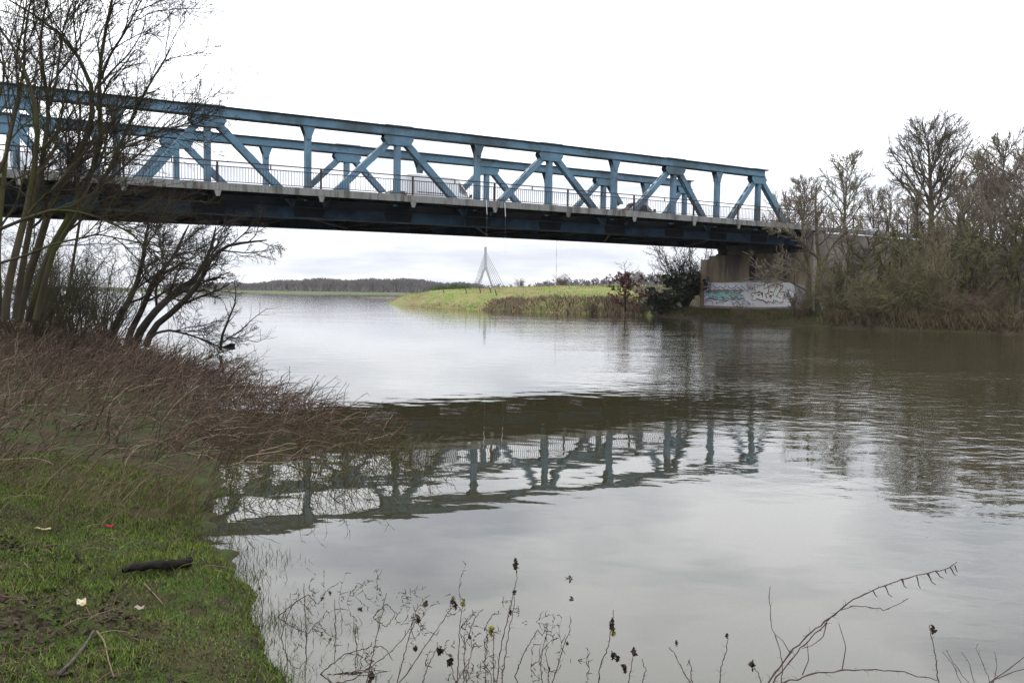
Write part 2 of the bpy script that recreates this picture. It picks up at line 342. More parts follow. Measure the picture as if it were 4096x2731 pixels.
# ------------------------------------------------------------------ water
def water_mat():
    mt, nt, b = newmat('river_water'); N = nt.nodes.new; L = nt.links.new
    b.inputs['Base Color'].default_value = (.028, .025, .013, 1); b.inputs['Roughness'].default_value = .015; b.inputs['IOR'].default_value = 1.42
    g = N('ShaderNodeNewGeometry')
    def noise(sx, sy, rot, scale, detail, rough=.5, dist=0):
        mp = N('ShaderNodeMapping'); mp.inputs['Scale'].default_value = (sx, sy, 1); mp.inputs['Rotation'].default_value = (0, 0, rot); L(g.outputs['Position'], mp.inputs[0])
        n = N('ShaderNodeTexNoise'); n.inputs['Scale'].default_value = scale; n.inputs['Detail'].default_value = detail; n.inputs['Roughness'].default_value = rough; n.inputs['Distortion'].default_value = dist; L(mp.outputs[0], n.inputs['Vector']); return n.outputs[0]
    def math_(op, a, b_):
        q = N('ShaderNodeMath'); q.operation = op
        for k, v in enumerate((a, b_)):
            if isinstance(v, (int, float)): q.inputs[k].default_value = v
            else: L(v, q.inputs[k])
        return q.outputs[0]
    def mrange(v, a, b_, c, d):
        q = N('ShaderNodeMapRange'); q.interpolation_type = 'SMOOTHSTEP'; L(v, q.inputs[0])
        for k, x in enumerate((a, b_, c, d)): q.inputs[k + 1].default_value = x
        return q.outputs[0]
    sp = N('ShaderNodeSeparateXYZ'); L(g.outputs['Position'], sp.inputs[0])
    # the current runs along the outer side of the bend: rougher water to the right and further out, calm in the near bay
    cur = math_('ADD', sp.outputs[0], math_('MULTIPLY', sp.outputs[1], .12))
    cur = math_('MULTIPLY', mrange(cur, 2.4, 10.5, 0.04, 1.0), mrange(sp.outputs[1], 25.0, 110.0, 1.0, .35))
    cur = math_('MAXIMUM', cur, mrange(sp.outputs[1], 20.0, 75.0, 0.0, .30))
    patch = mrange(noise(.7, 1.4, .35, .2, 4), .36, .66, .45, 1.35)
    swell = noise(1.0, 1.35, .35, 1.3, 1.0, .4)                 # slow smooth undulation
    rip = noise(1.0, 1.5, .3, 2.4, 2.5, .5, .4)                 # current ripples
    fine = noise(1.0, 1.8, .5, 11.0, 2, .5)
    h = math_('ADD', math_('MULTIPLY', swell, math_('ADD', math_('MULTIPLY', cur, .010), .0026)),
              math_('MULTIPLY', math_('MULTIPLY', cur, patch), math_('ADD', math_('MULTIPLY', rip, .017), math_('MULTIPLY', fine, .0013))))
    bp = N('ShaderNodeBump'); bp.inputs['Strength'].default_value = 1; bp.inputs['Distance'].default_value = 1.0; L(h, bp.inputs['Height']); L(bp.outputs[0], b.inputs['Normal'])
    return mt
V = [(-7000, -250, 0), (7000, -250, 0), (7000, 9000, 0), (-7000, 9000, 0)]
tag(link('water', mesh_np('water', V, quads=[(0, 1, 2, 3)], mat=water_mat())), 'calm brown river with soft ripples', 'river', kind='structure')

# ================================================================== THE BRIDGE
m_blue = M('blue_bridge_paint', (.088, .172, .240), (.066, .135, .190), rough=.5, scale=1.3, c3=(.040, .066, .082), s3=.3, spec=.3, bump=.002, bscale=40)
m_bluedark = M('shaded_patchy_blue_paint', (.032, .068, .11), (.018, .034, .055), rough=.6, scale=.8, c3=(.008, .008, .009), s3=.16)  # lower chord blue with the walkway's shade put into the colour, darker patches
m_flange = M('shaded_dark_blue_paint', (.035, .05, .058), (.02, .028, .032), rough=.6, scale=1.5)  # flange blue darkened to carry the shade on its edge and underside
m_under = M('shaded_underside', (.008, .0085, .0095), (.014, .015, .016), rough=.8, scale=1.5)  # steel below the deck, deep shade put into its colour
m_fascia = M('weathered_fascia', (.22, .22, .21), (.15, .15, .142), rough=.8, scale=4, stretch=(3, 3, .35), c3=(.085, .082, .072), s3=.8)
m_rail = M('brown_railing_paint', (.060, .038, .042), (.045, .03, .032), rough=.55)
m_asphalt = M('asphalt', (.05, .05, .052), (.035, .035, .037), scale=8, rough=.9)
m_slabedge = M('shaded_deck_concrete', (.03, .028, .026), (.018, .017, .016), rough=.9, scale=1.2)  # slab concrete, colour darkened for the shade beneath the deck
camb = lambda p: (p[0], p[1], p[2] + zoff(p[0]))
def B(): return MB(camb)
SW, SS = 6.0, 6.0 * .8048
def node(i): return i * SS if i < 0 else (i * SW if i <= 6 else 36 + (i - 6) * SS)
ZT, ZB, ZF, ZD = 12.67, 6.43, 7.60, 8.03           # top of top chord, bottom of bottom chord, fascia bottom, deck
TW, CO = 9.07, 2.51                                # distance of the trusses, overhang of the walkways
T0, T1 = -34.0, 50.5
bridge = tag(empty('truss_bridge', (OX, OY, 0), math.pi / 2 - TH), 'long blue riveted steel truss bridge with brown railing across the river', 'bridge')

def make_truss(yc):
    tr = empty('truss', (0, 0, 0), 0, bridge); rv = B(); f = -1                       # f: the side turned to the camera
    c = B(); c.box(T0, node(8) + .55, yc - .25, yc + .25, ZT - .58, ZT - .06, sub=3); c.build('top_chord', m_blue, tr)
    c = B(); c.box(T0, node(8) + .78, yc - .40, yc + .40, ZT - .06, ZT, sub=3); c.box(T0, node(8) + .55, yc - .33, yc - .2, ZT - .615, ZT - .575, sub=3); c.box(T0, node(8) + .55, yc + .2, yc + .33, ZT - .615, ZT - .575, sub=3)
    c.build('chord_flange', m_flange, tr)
    t = T0 + .5
    while t < node(8): b = B(); b.box(t, t + .35, yc - .18, yc + .18, ZT - .63, ZT - .583); b.build('batten_plate', m_blue, tr); t += 1.15
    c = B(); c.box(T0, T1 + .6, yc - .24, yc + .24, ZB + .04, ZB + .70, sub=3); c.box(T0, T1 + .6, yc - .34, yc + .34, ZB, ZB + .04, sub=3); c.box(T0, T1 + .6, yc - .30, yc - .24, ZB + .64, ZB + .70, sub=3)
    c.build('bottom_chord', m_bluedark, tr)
    for i in range(-6, 9):
        x = node(i)
        p = B(); zb = ZT - .60
        p.box(x - .17, x + .17, yc - .21, yc - .17, ZB + .3, zb); p.box(x - .17, x + .17, yc + .17, yc + .21, ZB + .3, zb); p.box(x - .155, x - .115, yc - .17, yc + .17, ZB + .3, zb); p.box(x + .115, x + .155, yc - .17, yc + .17, ZB + .3, zb)
        p.build('post', m_blue, tr)
        g = B()
        if i % 2:
            poly = [(x - .40, zb + .1), (x - .40, zb - .05), (x - .175, zb - .62), (x - .175, zb - .8), (x + .175, zb - .8), (x + .175, zb - .62), (x + .40, zb - .05), (x + .40, zb + .1)]
            rx = [(x + dx, z) for z in np.arange(zb - .7, zb + .02, .12) for dx in (-.1, .1)]
        else:
            e = .25 if i == 8 else 0
            poly = [(x - .98, zb + .12), (x - .98, zb - .02), (x - 1.06, zb - .22), (x - .80, zb - .62), (x + .80 - e, zb - .62), (x + 1.06 - e, zb - .22), (x + .98 - e * 1.6, zb - .02), (x + .98 - e * 1.6, zb + .12)]
            rx = [(x + dx, z) for z in np.arange(zb - .52, zb + .1, .13) for dx in np.arange(-.78, .79 - e, .156)]
        for s in (-1, 1):
            g.prism(poly, yc + s * .265 - .012, yc + s * .265 + .012)
        g.build('gusset_plate', m_blue, tr)
        for (a, z) in rx: rv.dome((a, yc - .277, z), (0, -1, 0), .028, .016)
        for z in np.arange(ZT - .5, ZT - .12, .12):
            for dx in np.arange(-.85, .86, .17): rv.dome((x + dx, yc - .25, z), (0, -1, 0), .026, .015)
        if i % 2 == 0:                                                                # splice cover on the chord
            k = B(); k.box(x - .95, x + .95, yc - .36, yc + .36, ZT + .002, ZT + .05); k.build('cover_plate', m_blue, tr)
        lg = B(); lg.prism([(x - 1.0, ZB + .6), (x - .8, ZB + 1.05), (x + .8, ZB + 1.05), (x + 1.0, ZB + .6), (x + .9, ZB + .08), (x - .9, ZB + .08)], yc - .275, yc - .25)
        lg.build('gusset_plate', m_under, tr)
    def diag(x0, x1):
        d = B(); a = np.array((x0, 0, ZT - .85)); q = np.array((x1, 0, ZB + .35)); t = q - a; ln = np.linalg.norm(t); t /= ln; n_ = np.array((t[2], 0, -t[0]))
        for s in (-1, 1):
            y = yc + s * .20; d.bar(a + (0, y, 0), q + (0, y, 0), .03, .40)
            for e_ in (-1, 1): d.bar(a + (0, y - s * .05, 0) + n_ * .185 * e_, q + (0, y - s * .05, 0) + n_ * .185 * e_, .10, .03)
        u = .7
        while u < ln - .5:
            for e_ in (-1, 1): d.bar(a + t * u + n_ * .205 * e_ + (0, yc, 0), a + t * (u + .32) + n_ * .205 * e_ + (0, yc, 0), .40, .014)
            u += .98
        d.build('diagonal', m_blue, tr)
        for u in np.arange(.5, ln - .4, .24):
            for e_ in (-1, 1): p = a + t * u + n_ * .15 * e_; rv.dome((p[0], yc - .216, p[2]), (0, -1, 0), .02, .012)
    for i in range(-6, 9, 2):
        x = node(i)
        if i > -6: diag(x - .42, node(i - 1) + .3)
        diag(x + .42 - (.15 if i == 8 else 0), (node(i + 1) - .3) if i < 8 else T1)
    tag(rv.build('rivets', m_blue, tr), kind='stuff')
    return tr
make_truss(0.0); make_truss(TW)

# deck, stringers, floor beams, bracing
ZR = ZD - .65                                      # the carriageway lies below the walkways
for y0, y1 in ((-CO + .06, -.27), (TW + .27, TW + CO - .06)):
    c = B(); c.box(T0, T1 + .5, y0, y1, ZD - .30, ZD - .02, sub=3); c.build('walkway_slab', m_slabedge, bridge)
for y in (.34, TW - .34):
    c = B(); c.box(T0, T1 + .5, y - .05, y + .05, ZR - .19, ZD - .03, sub=3); c.build('kerb_beam', m_under, bridge)
c = B(); c.box(T0, T1 + .5, .40, TW - .40, ZR - .18, ZR - .02, sub=3); c.build('road_slab', m_slabedge, bridge)
c = B(); c.box(T0, T1 + .5, .6, TW - .6, ZR - .016, ZR, sub=3); c.build('road_surface', m_asphalt, bridge)
for y in (1.2, 2.9, 4.5):
    c = B(); c.box(T0, T1 + .3, y - .09, y + .09, ZR - .50, ZR - .182, sub=3); c.build('stringer', m_under, bridge)
for y in (-1.4, TW + 1.4):
    c = B(); c.box(T0, T1 + .3, y - .06, y + .06, ZD - .55, ZD - .302, sub=3); c.build('stringer', m_under, bridge)
for i in range(-6, 10):
    x = node(i) if i < 9 else T1 - .2
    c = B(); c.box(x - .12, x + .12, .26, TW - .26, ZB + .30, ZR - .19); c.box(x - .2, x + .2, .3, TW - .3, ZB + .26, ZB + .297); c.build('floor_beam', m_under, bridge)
    for s in (0, 1):
        ya, yb = ((-CO + .08, -.26) if s == 0 else (TW + CO - .08, TW + .26)); c = B()
        # tapered cantilever bracket under the walkway
        c.add([(x - .05, ya, ZD - .302), (x + .05, ya, ZD - .302), (x + .05, yb, ZD - .302), (x - .05, yb, ZD - .302), (x - .05, ya, ZD - .55), (x + .05, ya, ZD - .55), (x + .05, yb, ZB + .7), (x - .05, yb, ZB + .7)],
              [(0, 1, 2, 3), (4, 7, 6, 5), (0, 4, 5, 1), (1, 5, 6, 2), (2, 6, 7, 3), (3, 7, 4, 0)])
        c.build('cantilever_bracket', m_under, bridge)
m_brace = M('bare_steel_brace', (.045, .048, .052), (.028, .03, .033), rough=.6)
for i in range(-6, 8):
    a, q = node(i), node(i + 1)
    p0, p1 = ((a, .3), (q, TW - .3)) if i % 2 else ((a, TW - .3), (q, .3))
    c = B(); c.bar((p0[0], p0[1], ZB + .12), (p1[0], p1[1], ZB + .12), .16, .10, yv=(1, 0, 0)); c.build('wind_brace', m_brace, bridge)
# fascia with joints, rivets and the tips of the brackets
for s, ye in ((-1, -CO), (1, TW + CO)):
    fa = empty('edge_beam', (0, 0, 0), 0, bridge)
    i0 = -6
    for i in range(i0, 9):
        x0 = node(i); x1 = node(i + 1) if i < 8 else T1 + .35
        c = B(); c.box(x0 + .006, x1 - .006, ye - .03, ye + .03, ZF, ZD - .001, sub=3); c.build('fascia_plate', m_fascia, fa)
        k = B(); k.prism([(x0 - .20, ZF - .002), (x0 + .20, ZF - .002), (x0 + .10, ZF - .33), (x0 - .10, ZF - .33)], ye - .03, ye + .01); k.box(x0 - .3, x0 + .3, ye - .042, ye - .0305, ZF + .02, ZD - .03); k.build('bracket_tip', m_fascia, fa)
    rv = B()
    if s < 0:
        for i in range(i0, 9):
            for dx in (-.24, -.12, 0, .12, .24):
                for z in (ZF + .08, ZF + .18, ZF + .28, ZF + .37): rv.dome((node(i) + dx, ye - .042, z), (0, -1, 0), .02, .012)
        for t in np.arange(-28, T1, .62):
            for z in (ZF + .1, ZF + .3): rv.dome((t, ye - .03, z), (0, -1, 0), .024, .012)
        tag(rv.build('rivets', m_fascia, fa), kind='stuff')
# railings
bal = MB(); bal.box(-.011, .011, -.011, .011, 0, .79); bal_me = bal.mesh('baluster', m_rail)
RT = 88.0
for near, ye in ((True, -CO + .10), (False, TW + CO - .10)):
    ra = empty('railing', (0, 0, 0), 0, bridge)
    c = B(); c.box(T0, RT, ye - .045, ye + .045, ZD + 1.16, ZD + 1.215, sub=3); c.build('handrail', m_rail, ra)
    c = B(); c.box(T0, RT, ye - .03, ye + .03, ZD + .90, ZD + .945, sub=3); c.build('middle_rail', m_rail, ra)
    c = B(); c.box(T0, RT, ye - .03, ye + .03, ZD + .07, ZD + .11, sub=3); c.build('bottom_rail', m_rail, ra)
    tn = [node(i) for i in range(-6, 9)] + list(np.arange(node(8) + SS, RT, SS))
    for i, x in enumerate(tn):
        c = B(); c.box(x - .05, x + .05, ye - .05, ye + .05, ZD - .02 if x < T1 else ZD - .05, ZD + 1.158); c.build('railing_post', m_rail, ra)
        if i < len(tn) - 1:
            xm = (x + tn[i + 1]) / 2; c = B(); c.box(xm - .03, xm + .03, ye - .03, ye + .03, ZD + .947, ZD + 1.158); c.build('stub_post', m_rail, ra)
    rest = B()
    for x in np.arange(T0 + .1, RT, .165):
        if near and -8 < x < 41.5: link('baluster', bal_me, ra, (x, ye, ZD + .11 + zoff(x)))
        else: rest.box(x - .011, x + .011, ye - .011, ye + .011, ZD + .11, ZD + .90)
    tag(rest.build('balusters', m_rail, ra), kind='stuff')
# bearings on the abutment
m_bear = M('bearing_steel', (.05, .045, .042), (.03, .028, .026), rough=.7)
for y in (0, TW):
    c = B(); c.box(T1 - .1, T1 + .9, y - .45, y + .45, ZB - .62, ZB - .50); c.box(T1 + .1, T1 + .7, y - .3, y + .3, ZB - .5, ZB - .14); c.box(T1, T1 + .8, y - .4, y + .4, ZB - .14, ZB - .003); c.build('bearing', m_bear, bridge)

# ------------------------------------------------------------------ abutment with graffiti
TA = 50.0; YL, YR = 11.15, -1.7
m_conc = M('stained_concrete', (.33, .265, .185), (.24, .19, .135), rough=.9, scale=.9, bump=.01, bscale=9, c3=(.12, .10, .08), s3=.55, stretch=(1, 1, .22))
m_conc2 = M('grey_concrete', (.22, .19, .165), (.16, .14, .12), rough=.9, scale=.7, bump=.008, bscale=9, c3=(.11, .10, .09), s3=.5, stretch=(1, 1, .3))
ab = tag(empty('bridge_abutment', (OX, OY, 0), math.pi / 2 - TH), 'brown concrete abutment under the bridge end with a graffiti band', 'abutment')
ZS = ZB + zoff(T1) - .64
c = MB(); c.box(TA, TA + 2.6, YR, YL, -.5, ZS - .35); c.box(TA, TA + 2.6, YR + .02, YL - 1.1, ZS - .35, ZS); c.build('wall', m_conc, ab)
c = MB(); c.box(TA + 1.9, TA + 2.58, YR + .03, YL - .4, ZS, ZD - .05); c.build('back_wall', m_conc2, ab)
c = MB(); c.box(TA - .02, TA + .0, YR + .1, YL - .5, 3.39, 3.43); c.build('joint_ledge', m_conc, ab)
m_strip = M('groove_shade_and_dark_strip', (.035, .03, .026), (.06, .05, .042), rough=.9, scale=2, stretch=(1, 2, .3))  # wide strip paints the pilaster groove's shadow; the narrow one is just dark
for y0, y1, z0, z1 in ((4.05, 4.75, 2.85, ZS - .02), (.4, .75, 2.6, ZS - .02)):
    c = MB(); c.prism([(TA - .006, z0), (TA - .003, z0), (TA - .003, z1), (TA - .006, z1)], y0, y1); c.build('dark_wall_strip', m_strip, ab)
c = MB(); c.box(TA + .06, TA + 15, YR - .75, YR - .01, -.3, ZF + .2 + zoff(TA) - .35); c.build('wing_wall', m_conc2, ab)
c = MB(); c.box(T1 + .4, T1 + 18, -CO - .12, -CO + .5, ZF + zoff(T1) + .02, ZD + zoff(T1) - .06); c.build('coping', m_fascia, ab)

def wallpt(xf, yf, tp):                       # a point of the photograph on the wall plane x = tp of the abutment
    d = ray(xf, yf); n_ = np.array([math.sin(TH), math.cos(TH), 0]); o0 = np.array([OX, OY, 0]) + n_ * tp
    k = ((o0 - np.array([0, 0, CAM_H])) @ n_) / (d @ n_); p = np.array([0, 0, CAM_H]) + d * k; t, o = w2b(p[0], p[1]); return o, p[2]
paint_layer = [0]
def paint_poly(name, pts, mat, org=(2800, 1110), parent=None):
    paint_layer[0] += 1; x = TA - .004 - .0025 * paint_layer[0]
    q = [wallpt(org[0] + a / 9.8, org[1] + b / 9.8, x) for a, b in pts]; me = bpy.data.meshes.new(name)
    me.from_pydata([(x, o, z) for o, z in q], [], [tuple(range(len(q)))[::-1]]); me.materials.append(mat); return link(name, me, parent or ab)
def paint_lines(name, lines, width, mat, org=(2800, 1110), parent=None):
    paint_layer[0] += 1; x = TA - .004 - .0025 * paint_layer[0]; vs, fs = [], []
    for ln in lines:
        q = np.array([wallpt(org[0] + a / 9.8, org[1] + b / 9.8, x) for a, b in ln])
        if len(q) > 2:
            d = np.array(resample(np.c_[q, np.zeros(len(q))], len(q) * 3))[:, :2] if len(ln) > 3 and name == 'soft_stroke' else q
        else: d = q
        for i, p in enumerate(d):
            t = d[min(i + 1, len(d) - 1)] - d[max(i - 1, 0)]; t = t / (np.linalg.norm(t) + 1e-9); n_ = np.array([-t[1], t[0]]) * width / 2
            b = len(vs); vs += [(x, *(p - n_)), (x, *(p + n_))]
            if i: fs.append((b - 2, b - 1, b + 1, b))
    me = bpy.data.meshes.new(name); me.from_pydata(vs, [], fs); me.materials.append(mat); return link(name, me, parent or ab)
g_white = M('graffiti_white', (.80, .80, .80), (.66, .66, .68), scale=1.4, rough=.8, bump=.006, bscale=6)
g_grey = PLAIN('graffiti_grey', (.20, .22, .22), .7); g_grey2 = M('primer_grey', (.24, .24, .26), (.32, .31, .32), scale=1.2, rough=.8)
g_blue = PLAIN('graffiti_blue', (.13, .16, .50), .7); g_lilac = PLAIN('graffiti_lilac', (.42, .45, .72), .7); g_turq = PLAIN('graffiti_turquoise', (.22, .66, .74), .7)
g_black = PLAIN('graffiti_black', (.012, .008, .014), .6); g_mag = PLAIN('graffiti_magenta', (.30, .03, .19), .6); g_line = PLAIN('graffiti_line_white', (.85, .85, .79), .7); g_purple = PLAIN('graffiti_purple', (.10, .02, .16), .6)
g_orange = PLAIN('graffiti_orange', (.45, .17, .06), .7); g_yellow = PLAIN('graffiti_yellow', (.45, .45, .02), .7)
paint_poly('grey_primer', [(175, 170), (600, 200), (1240, 170), (1600, 120), (2500, 105), (3000, 110), (3600, 180), (4110, 330), (4110, 900), (3900, 1180), (2000, 1180), (175, 1120)], g_grey2)
paint_poly('white_ground', [(172, 250), (300, 190), (620, 195), (900, 215), (1150, 200), (1450, 190), (1720, 170), (1950, 150), (2100, 190), (2250, 170), (2340, 150), (2500, 200), (2640, 235), (2800, 220), (3000, 150), (3300, 130), (3480, 190), (3640, 270), (3720, 420), (3700, 640), (3620, 860), (3560, 1130), (2600, 1155), (1900, 1150), (165, 1085)], g_white)
S1 = empty('graffiti_piece', (0, 0, 0), 0, ab); S1['label'] = 'grey and turquoise graffiti letters with blue cloud edges'
sc_top = [[(175, 240), (250, 190), (340, 180), (420, 230), (410, 330)], [(520, 240), (540, 350), (620, 410), (700, 420), (800, 340)], [(810, 340), (860, 410), (950, 410), (1010, 330), (1020, 240)], [(1090, 300), (1120, 400), (1230, 440), (1340, 400), (1440, 300)], [(1450, 370), (1480, 420), (1560, 400)], [(1610, 330), (1720, 420), (1830, 510), (1900, 590)], [(180, 530), (300, 400), (420, 390)], [(170, 600), (280, 610), (240, 700), (170, 740)], [(180, 900), (240, 830), (200, 960)]]
sc_bot = [[(190, 1000), (230, 930), (350, 900), (470, 940), (520, 1050)], [(640, 890), (640, 1040)], [(640, 1040), (720, 960), (830, 960), (930, 1030)], [(1170, 900), (1260, 960), (1290, 1060)], [(1300, 1050), (1360, 980), (1480, 960), (1560, 930)], [(1580, 940), (1700, 910), (1850, 950), (1960, 1020), (1990, 1130)], [(1650, 690), (1720, 760), (1740, 830)]]
paint_lines('soft_stroke', sc_top + sc_bot, .11, g_lilac, parent=S1); paint_lines('soft_stroke', [[(a, b + 6) for a, b in l] for l in sc_top + sc_bot], .06, g_blue, parent=S1)
LET = [(180, 565), (390, 420), (440, 480), (510, 480), (550, 420), (640, 470), (750, 430), (870, 470), (990, 400), (980, 470), (1070, 430), (1160, 480), (1300, 470), (1390, 400), (1420, 470), (1500, 480), (1600, 400), (1700, 480), (1810, 550), (1690, 560), (1600, 630), (1620, 660), (1700, 660), (1650, 770), (1730, 790), (1800, 915), (1680, 870), (1500, 920), (1300, 940), (1160, 890), (1140, 930), (940, 990), (850, 930), (700, 910), (540, 905), (380, 865), (205, 915), (250, 810), (360, 775), (280, 705), (330, 640)]
paint_poly('letter_mass', LET, g_grey, parent=S1); paint_lines('letter_outline', [LET + LET[:1]], .05, g_line, parent=S1)
for pl in ([(400, 580), (420, 640), (600, 650), (640, 690), (440, 720), (560, 770), (400, 760), (300, 700), (350, 640)], [(700, 590), (760, 650), (820, 700), (790, 760), (830, 810), (620, 760), (690, 690)], [(840, 660), (990, 610), (980, 690), (1120, 640), (1150, 740), (960, 760), (840, 730)], [(1280, 630), (1420, 610), (1390, 650), (1320, 670)], [(1450, 720), (1640, 690), (1560, 770), (1500, 800)], [(1060, 810), (1200, 760), (1240, 800), (1150, 840)]):
    paint_poly('turquoise_fill', pl, g_turq, parent=S1)
paint_lines('letter_line', [[(410, 640), (430, 590), (520, 580), (510, 610), (430, 640)], [(430, 720), (460, 670), (590, 660), (670, 620), (690, 680), (550, 740), (550, 780), (680, 820), (860, 840), (800, 740)], [(790, 590), (980, 570), (930, 620), (810, 640), (750, 560), (830, 700)], [(1000, 690), (1030, 620)], [(1130, 600), (1260, 540), (1330, 600), (1260, 600), (1300, 720), (1310, 760), (1130, 600)], [(1140, 640), (1190, 760), (960, 780), (1040, 840)], [(1390, 590), (1530, 570)], [(1300, 760), (1390, 680), (1600, 650)], [(1540, 790), (1660, 770)], [(710, 850), (890, 850)], [(960, 900), (1010, 840), (1160, 890)], [(1180, 860), (1280, 930), (1460, 870), (1400, 820)]], .045, g_line, parent=S1)
S2 = empty('graffiti_piece', (0, 0, 0), 0, ab); S2['label'] = 'white graffiti letters outlined in black and magenta'
o2 = (2980, 1110)
OUT = [(400, 260), (500, 320), (640, 320), (750, 270), (770, 240), (830, 230), (890, 270), (880, 380), (960, 320), (1050, 300), (1200, 260), (1270, 230), (1330, 300), (1510, 310), (1500, 350), (1330, 580), (1540, 560), (1560, 740), (1480, 770), (1500, 980), (1380, 1020), (1230, 900), (1140, 1020), (970, 940), (870, 1000), (650, 880), (660, 910), (440, 840), (430, 900), (260, 880), (330, 720), (280, 740), (220, 670), (340, 590), (350, 640), (490, 600), (420, 590), (350, 290)]
paint_poly('letter_mass', OUT, g_line, o2, S2)
paint_lines('letter_shadow', [[(a + 16, b - 14) for a, b in OUT[30:36]], [(a + 14, b - 14) for a, b in OUT[24:29]], [(750, 290), (730, 470), (880, 390), (940, 340), (910, 590)], [(1350, 340), (1480, 330), (1470, 390), (1330, 540)], [(620, 640), (680, 690), (690, 770)], [(820, 650), (850, 800)], [(940, 740), (1030, 820)], [(1330, 580), (1540, 580), (1545, 720)], [(880, 960), (940, 900)], [(1080, 970), (1130, 870)], [(1380, 970), (1480, 940)]], .07, g_mag, o2, S2)
paint_lines('letter_outline', [OUT + OUT[:1], [(780, 260), (780, 450), (960, 330), (930, 590), (780, 650), (840, 800), (880, 810)], [(490, 600), (690, 580), (700, 760)], [(1270, 240), (1100, 660), (1140, 700), (930, 690), (1050, 780)], [(1330, 580), (1220, 740), (1400, 810)], [(820, 630), (960, 640)], [(1150, 870), (1100, 1000)], [(1200, 890), (1150, 1020)], [(1560, 560), (1650, 600), (1660, 720), (1560, 780)], [(1700, 520), (1720, 620), (1690, 720)], [(1760, 630), (1730, 720)]], .058, g_black, o2, S2)
for pl in ([(500, 530), (640, 550), (520, 590)], [(450, 680), (600, 640), (560, 720)], [(600, 620), (700, 590), (690, 680)], [(950, 590), (1000, 540), (1090, 560), (1080, 600)], [(930, 700), (1050, 690), (1040, 770)], [(1200, 740), (1300, 650), (1250, 750)]): paint_poly('letter_counter', pl, g_black, o2, S2)
paint_lines('tag_writing', [[(190, 350), (240, 300), (210, 300), (260, 350), (280, 280), (300, 340), (330, 290), (350, 330), (390, 290), (410, 320), (450, 250)], [(210, 325), (440, 265)], [(1830, 320), (1850, 230), (1910, 220), (1900, 270), (1840, 290)], [(1830, 330), (1990, 350), (1990, 410), (1850, 390), (1830, 330)], [(1850, 390), (1880, 490), (1990, 430)], [(1890, 360), (1900, 470)], [(1940, 360), (1950, 460)], [(1990, 240), (1990, 420)], [(1980, 500), (2020, 440), (2040, 500), (2040, 360)], [(2060, 370), (2060, 480)], [(2085, 380), (2085, 480)], [(2040, 425), (2090, 425)]], .045, g_mag)
paint_lines('tag_writing', [[(2160, 350), (2200, 340), (2170, 410), (2220, 400)], [(2230, 350), (2240, 400)], [(2260, 350), (2280, 400), (2310, 380), (2340, 400)]], .022, g_black)
# the small date "2018 - 2018" in the lower corner of the first piece
def digits(x, y, h):
    w_ = h * .55; seg = {'2': [[(0, .1), (.5, 0), (1, .2), (.9, .45), (0, 1), (1, 1)]], '0': [[(.5, 0), (0, .3), (0, .75), (.5, 1), (1, .7), (1, .3), (.5, 0)]], '1': [[(.2, .2), (.6, 0), (.6, 1)]], '8': [[(.5, .45), (.1, .2), (.5, 0), (.9, .2), (.5, .45), (0, .75), (.5, 1), (1, .75), (.5, .45)]], '-': [[(.1, .5), (.8, .5)]]}
    r = []
    for k, ch in enumerate('2018-2018'):
        for ln in seg[ch]: r.append([(x + (k * 1.32 + a) * w_, y + b * h) for a, b in ln])
    return r
paint_lines('tag_writing', digits(1632, 1005, 52), .026, g_purple)
paint_lines('orange_drip', [[(720, 960), (860, 1010), (960, 950)], [(780, 1040), (850, 1030)], [(720, 240), (800, 220)]], .03, g_orange, o2)
paint_poly('yellow_splash', [(1500, 190), (1560, 170), (1580, 200), (1520, 230)], g_yellow)
g_violet = M('violet_splash', (.20, .10, .26), (.16, .12, .17), scale=3, rough=.9)
def wingpt(xf, yf, yp):
    d = ray(xf, yf); n_ = np.array([-math.cos(TH), math.sin(TH), 0]); o0 = np.array([OX, OY, 0]) + n_ * yp
    k = ((o0 - np.array([0, 0, CAM_H])) @ n_) / (d @ n_); p = np.array([0, 0, CAM_H]) + d * k; return w2b(p[0], p[1])[0], p[2]
for cx, cy_, rx, ry in ((3326, 1058, 14, 9), (3345, 1050, 10, 7), (3335, 1078, 9, 8), (3352, 1072, 6, 5), (3428, 1010, 7, 6), (3440, 992, 6, 4), (3253, 1130, 5, 5)):
    yp = YR - .755 - .002 * random.random(); q = []
    for k in range(14):
        a = k * 2 * math.pi / 14; rr = random.uniform(.65, 1.2); q.append(wingpt(cx + rx * rr * math.cos(a), cy_ + ry * rr * math.sin(a), yp))
    me = bpy.data.meshes.new('violet_splash'); me.from_pydata([(t, yp, z) for t, z in q], [], [tuple(range(14))]); me.materials.append(g_violet); link('violet_splash', me, ab)

# stairs up the embankment beside the wing wall
m_step = M('step_concrete', (.13, .12, .105), (.08, .075, .06), rough=.9, scale=2)
st = tag(empty('stairway', (OX, OY, 0), math.pi / 2 - TH), 'concrete stairs climbing the bank beside the abutment wing wall', 'stairs')
a0 = wingpt(3400, 1110, -3.6); a1 = wingpt(3500, 995, -3.6); ns = 18
for k in range(ns):
    t = a0[0] + (a1[0] - a0[0]) * k / (ns - 1); z = a0[1] + (a1[1] - a0[1]) * k / (ns - 1); dt = (a1[0] - a0[0]) / (ns - 1)
    c = MB(); c.box(t, t + dt * 1.25, -4.2, -2.75, z - .10, z); c.build('step', m_step, st)
c = MB(); c.bar((a0[0], -2.60, a0[1] - .1), (a1[0] + .4, -2.60, a1[1] + .15), .2, .5); c.build('stringer_wall', m_step, st)
# road on the embankment
c = MB(camb); c.box(T1 + .55, 140, -CO + .5, TW + CO - .4, ZR - .4, ZR, sub=4); tag(c.build('road', m_asphalt, None, (OX, OY, 0)), 'asphalt road on the embankment beyond the bridge', 'road', kind='structure').rotation_euler = (0, 0, math.pi / 2 - TH)

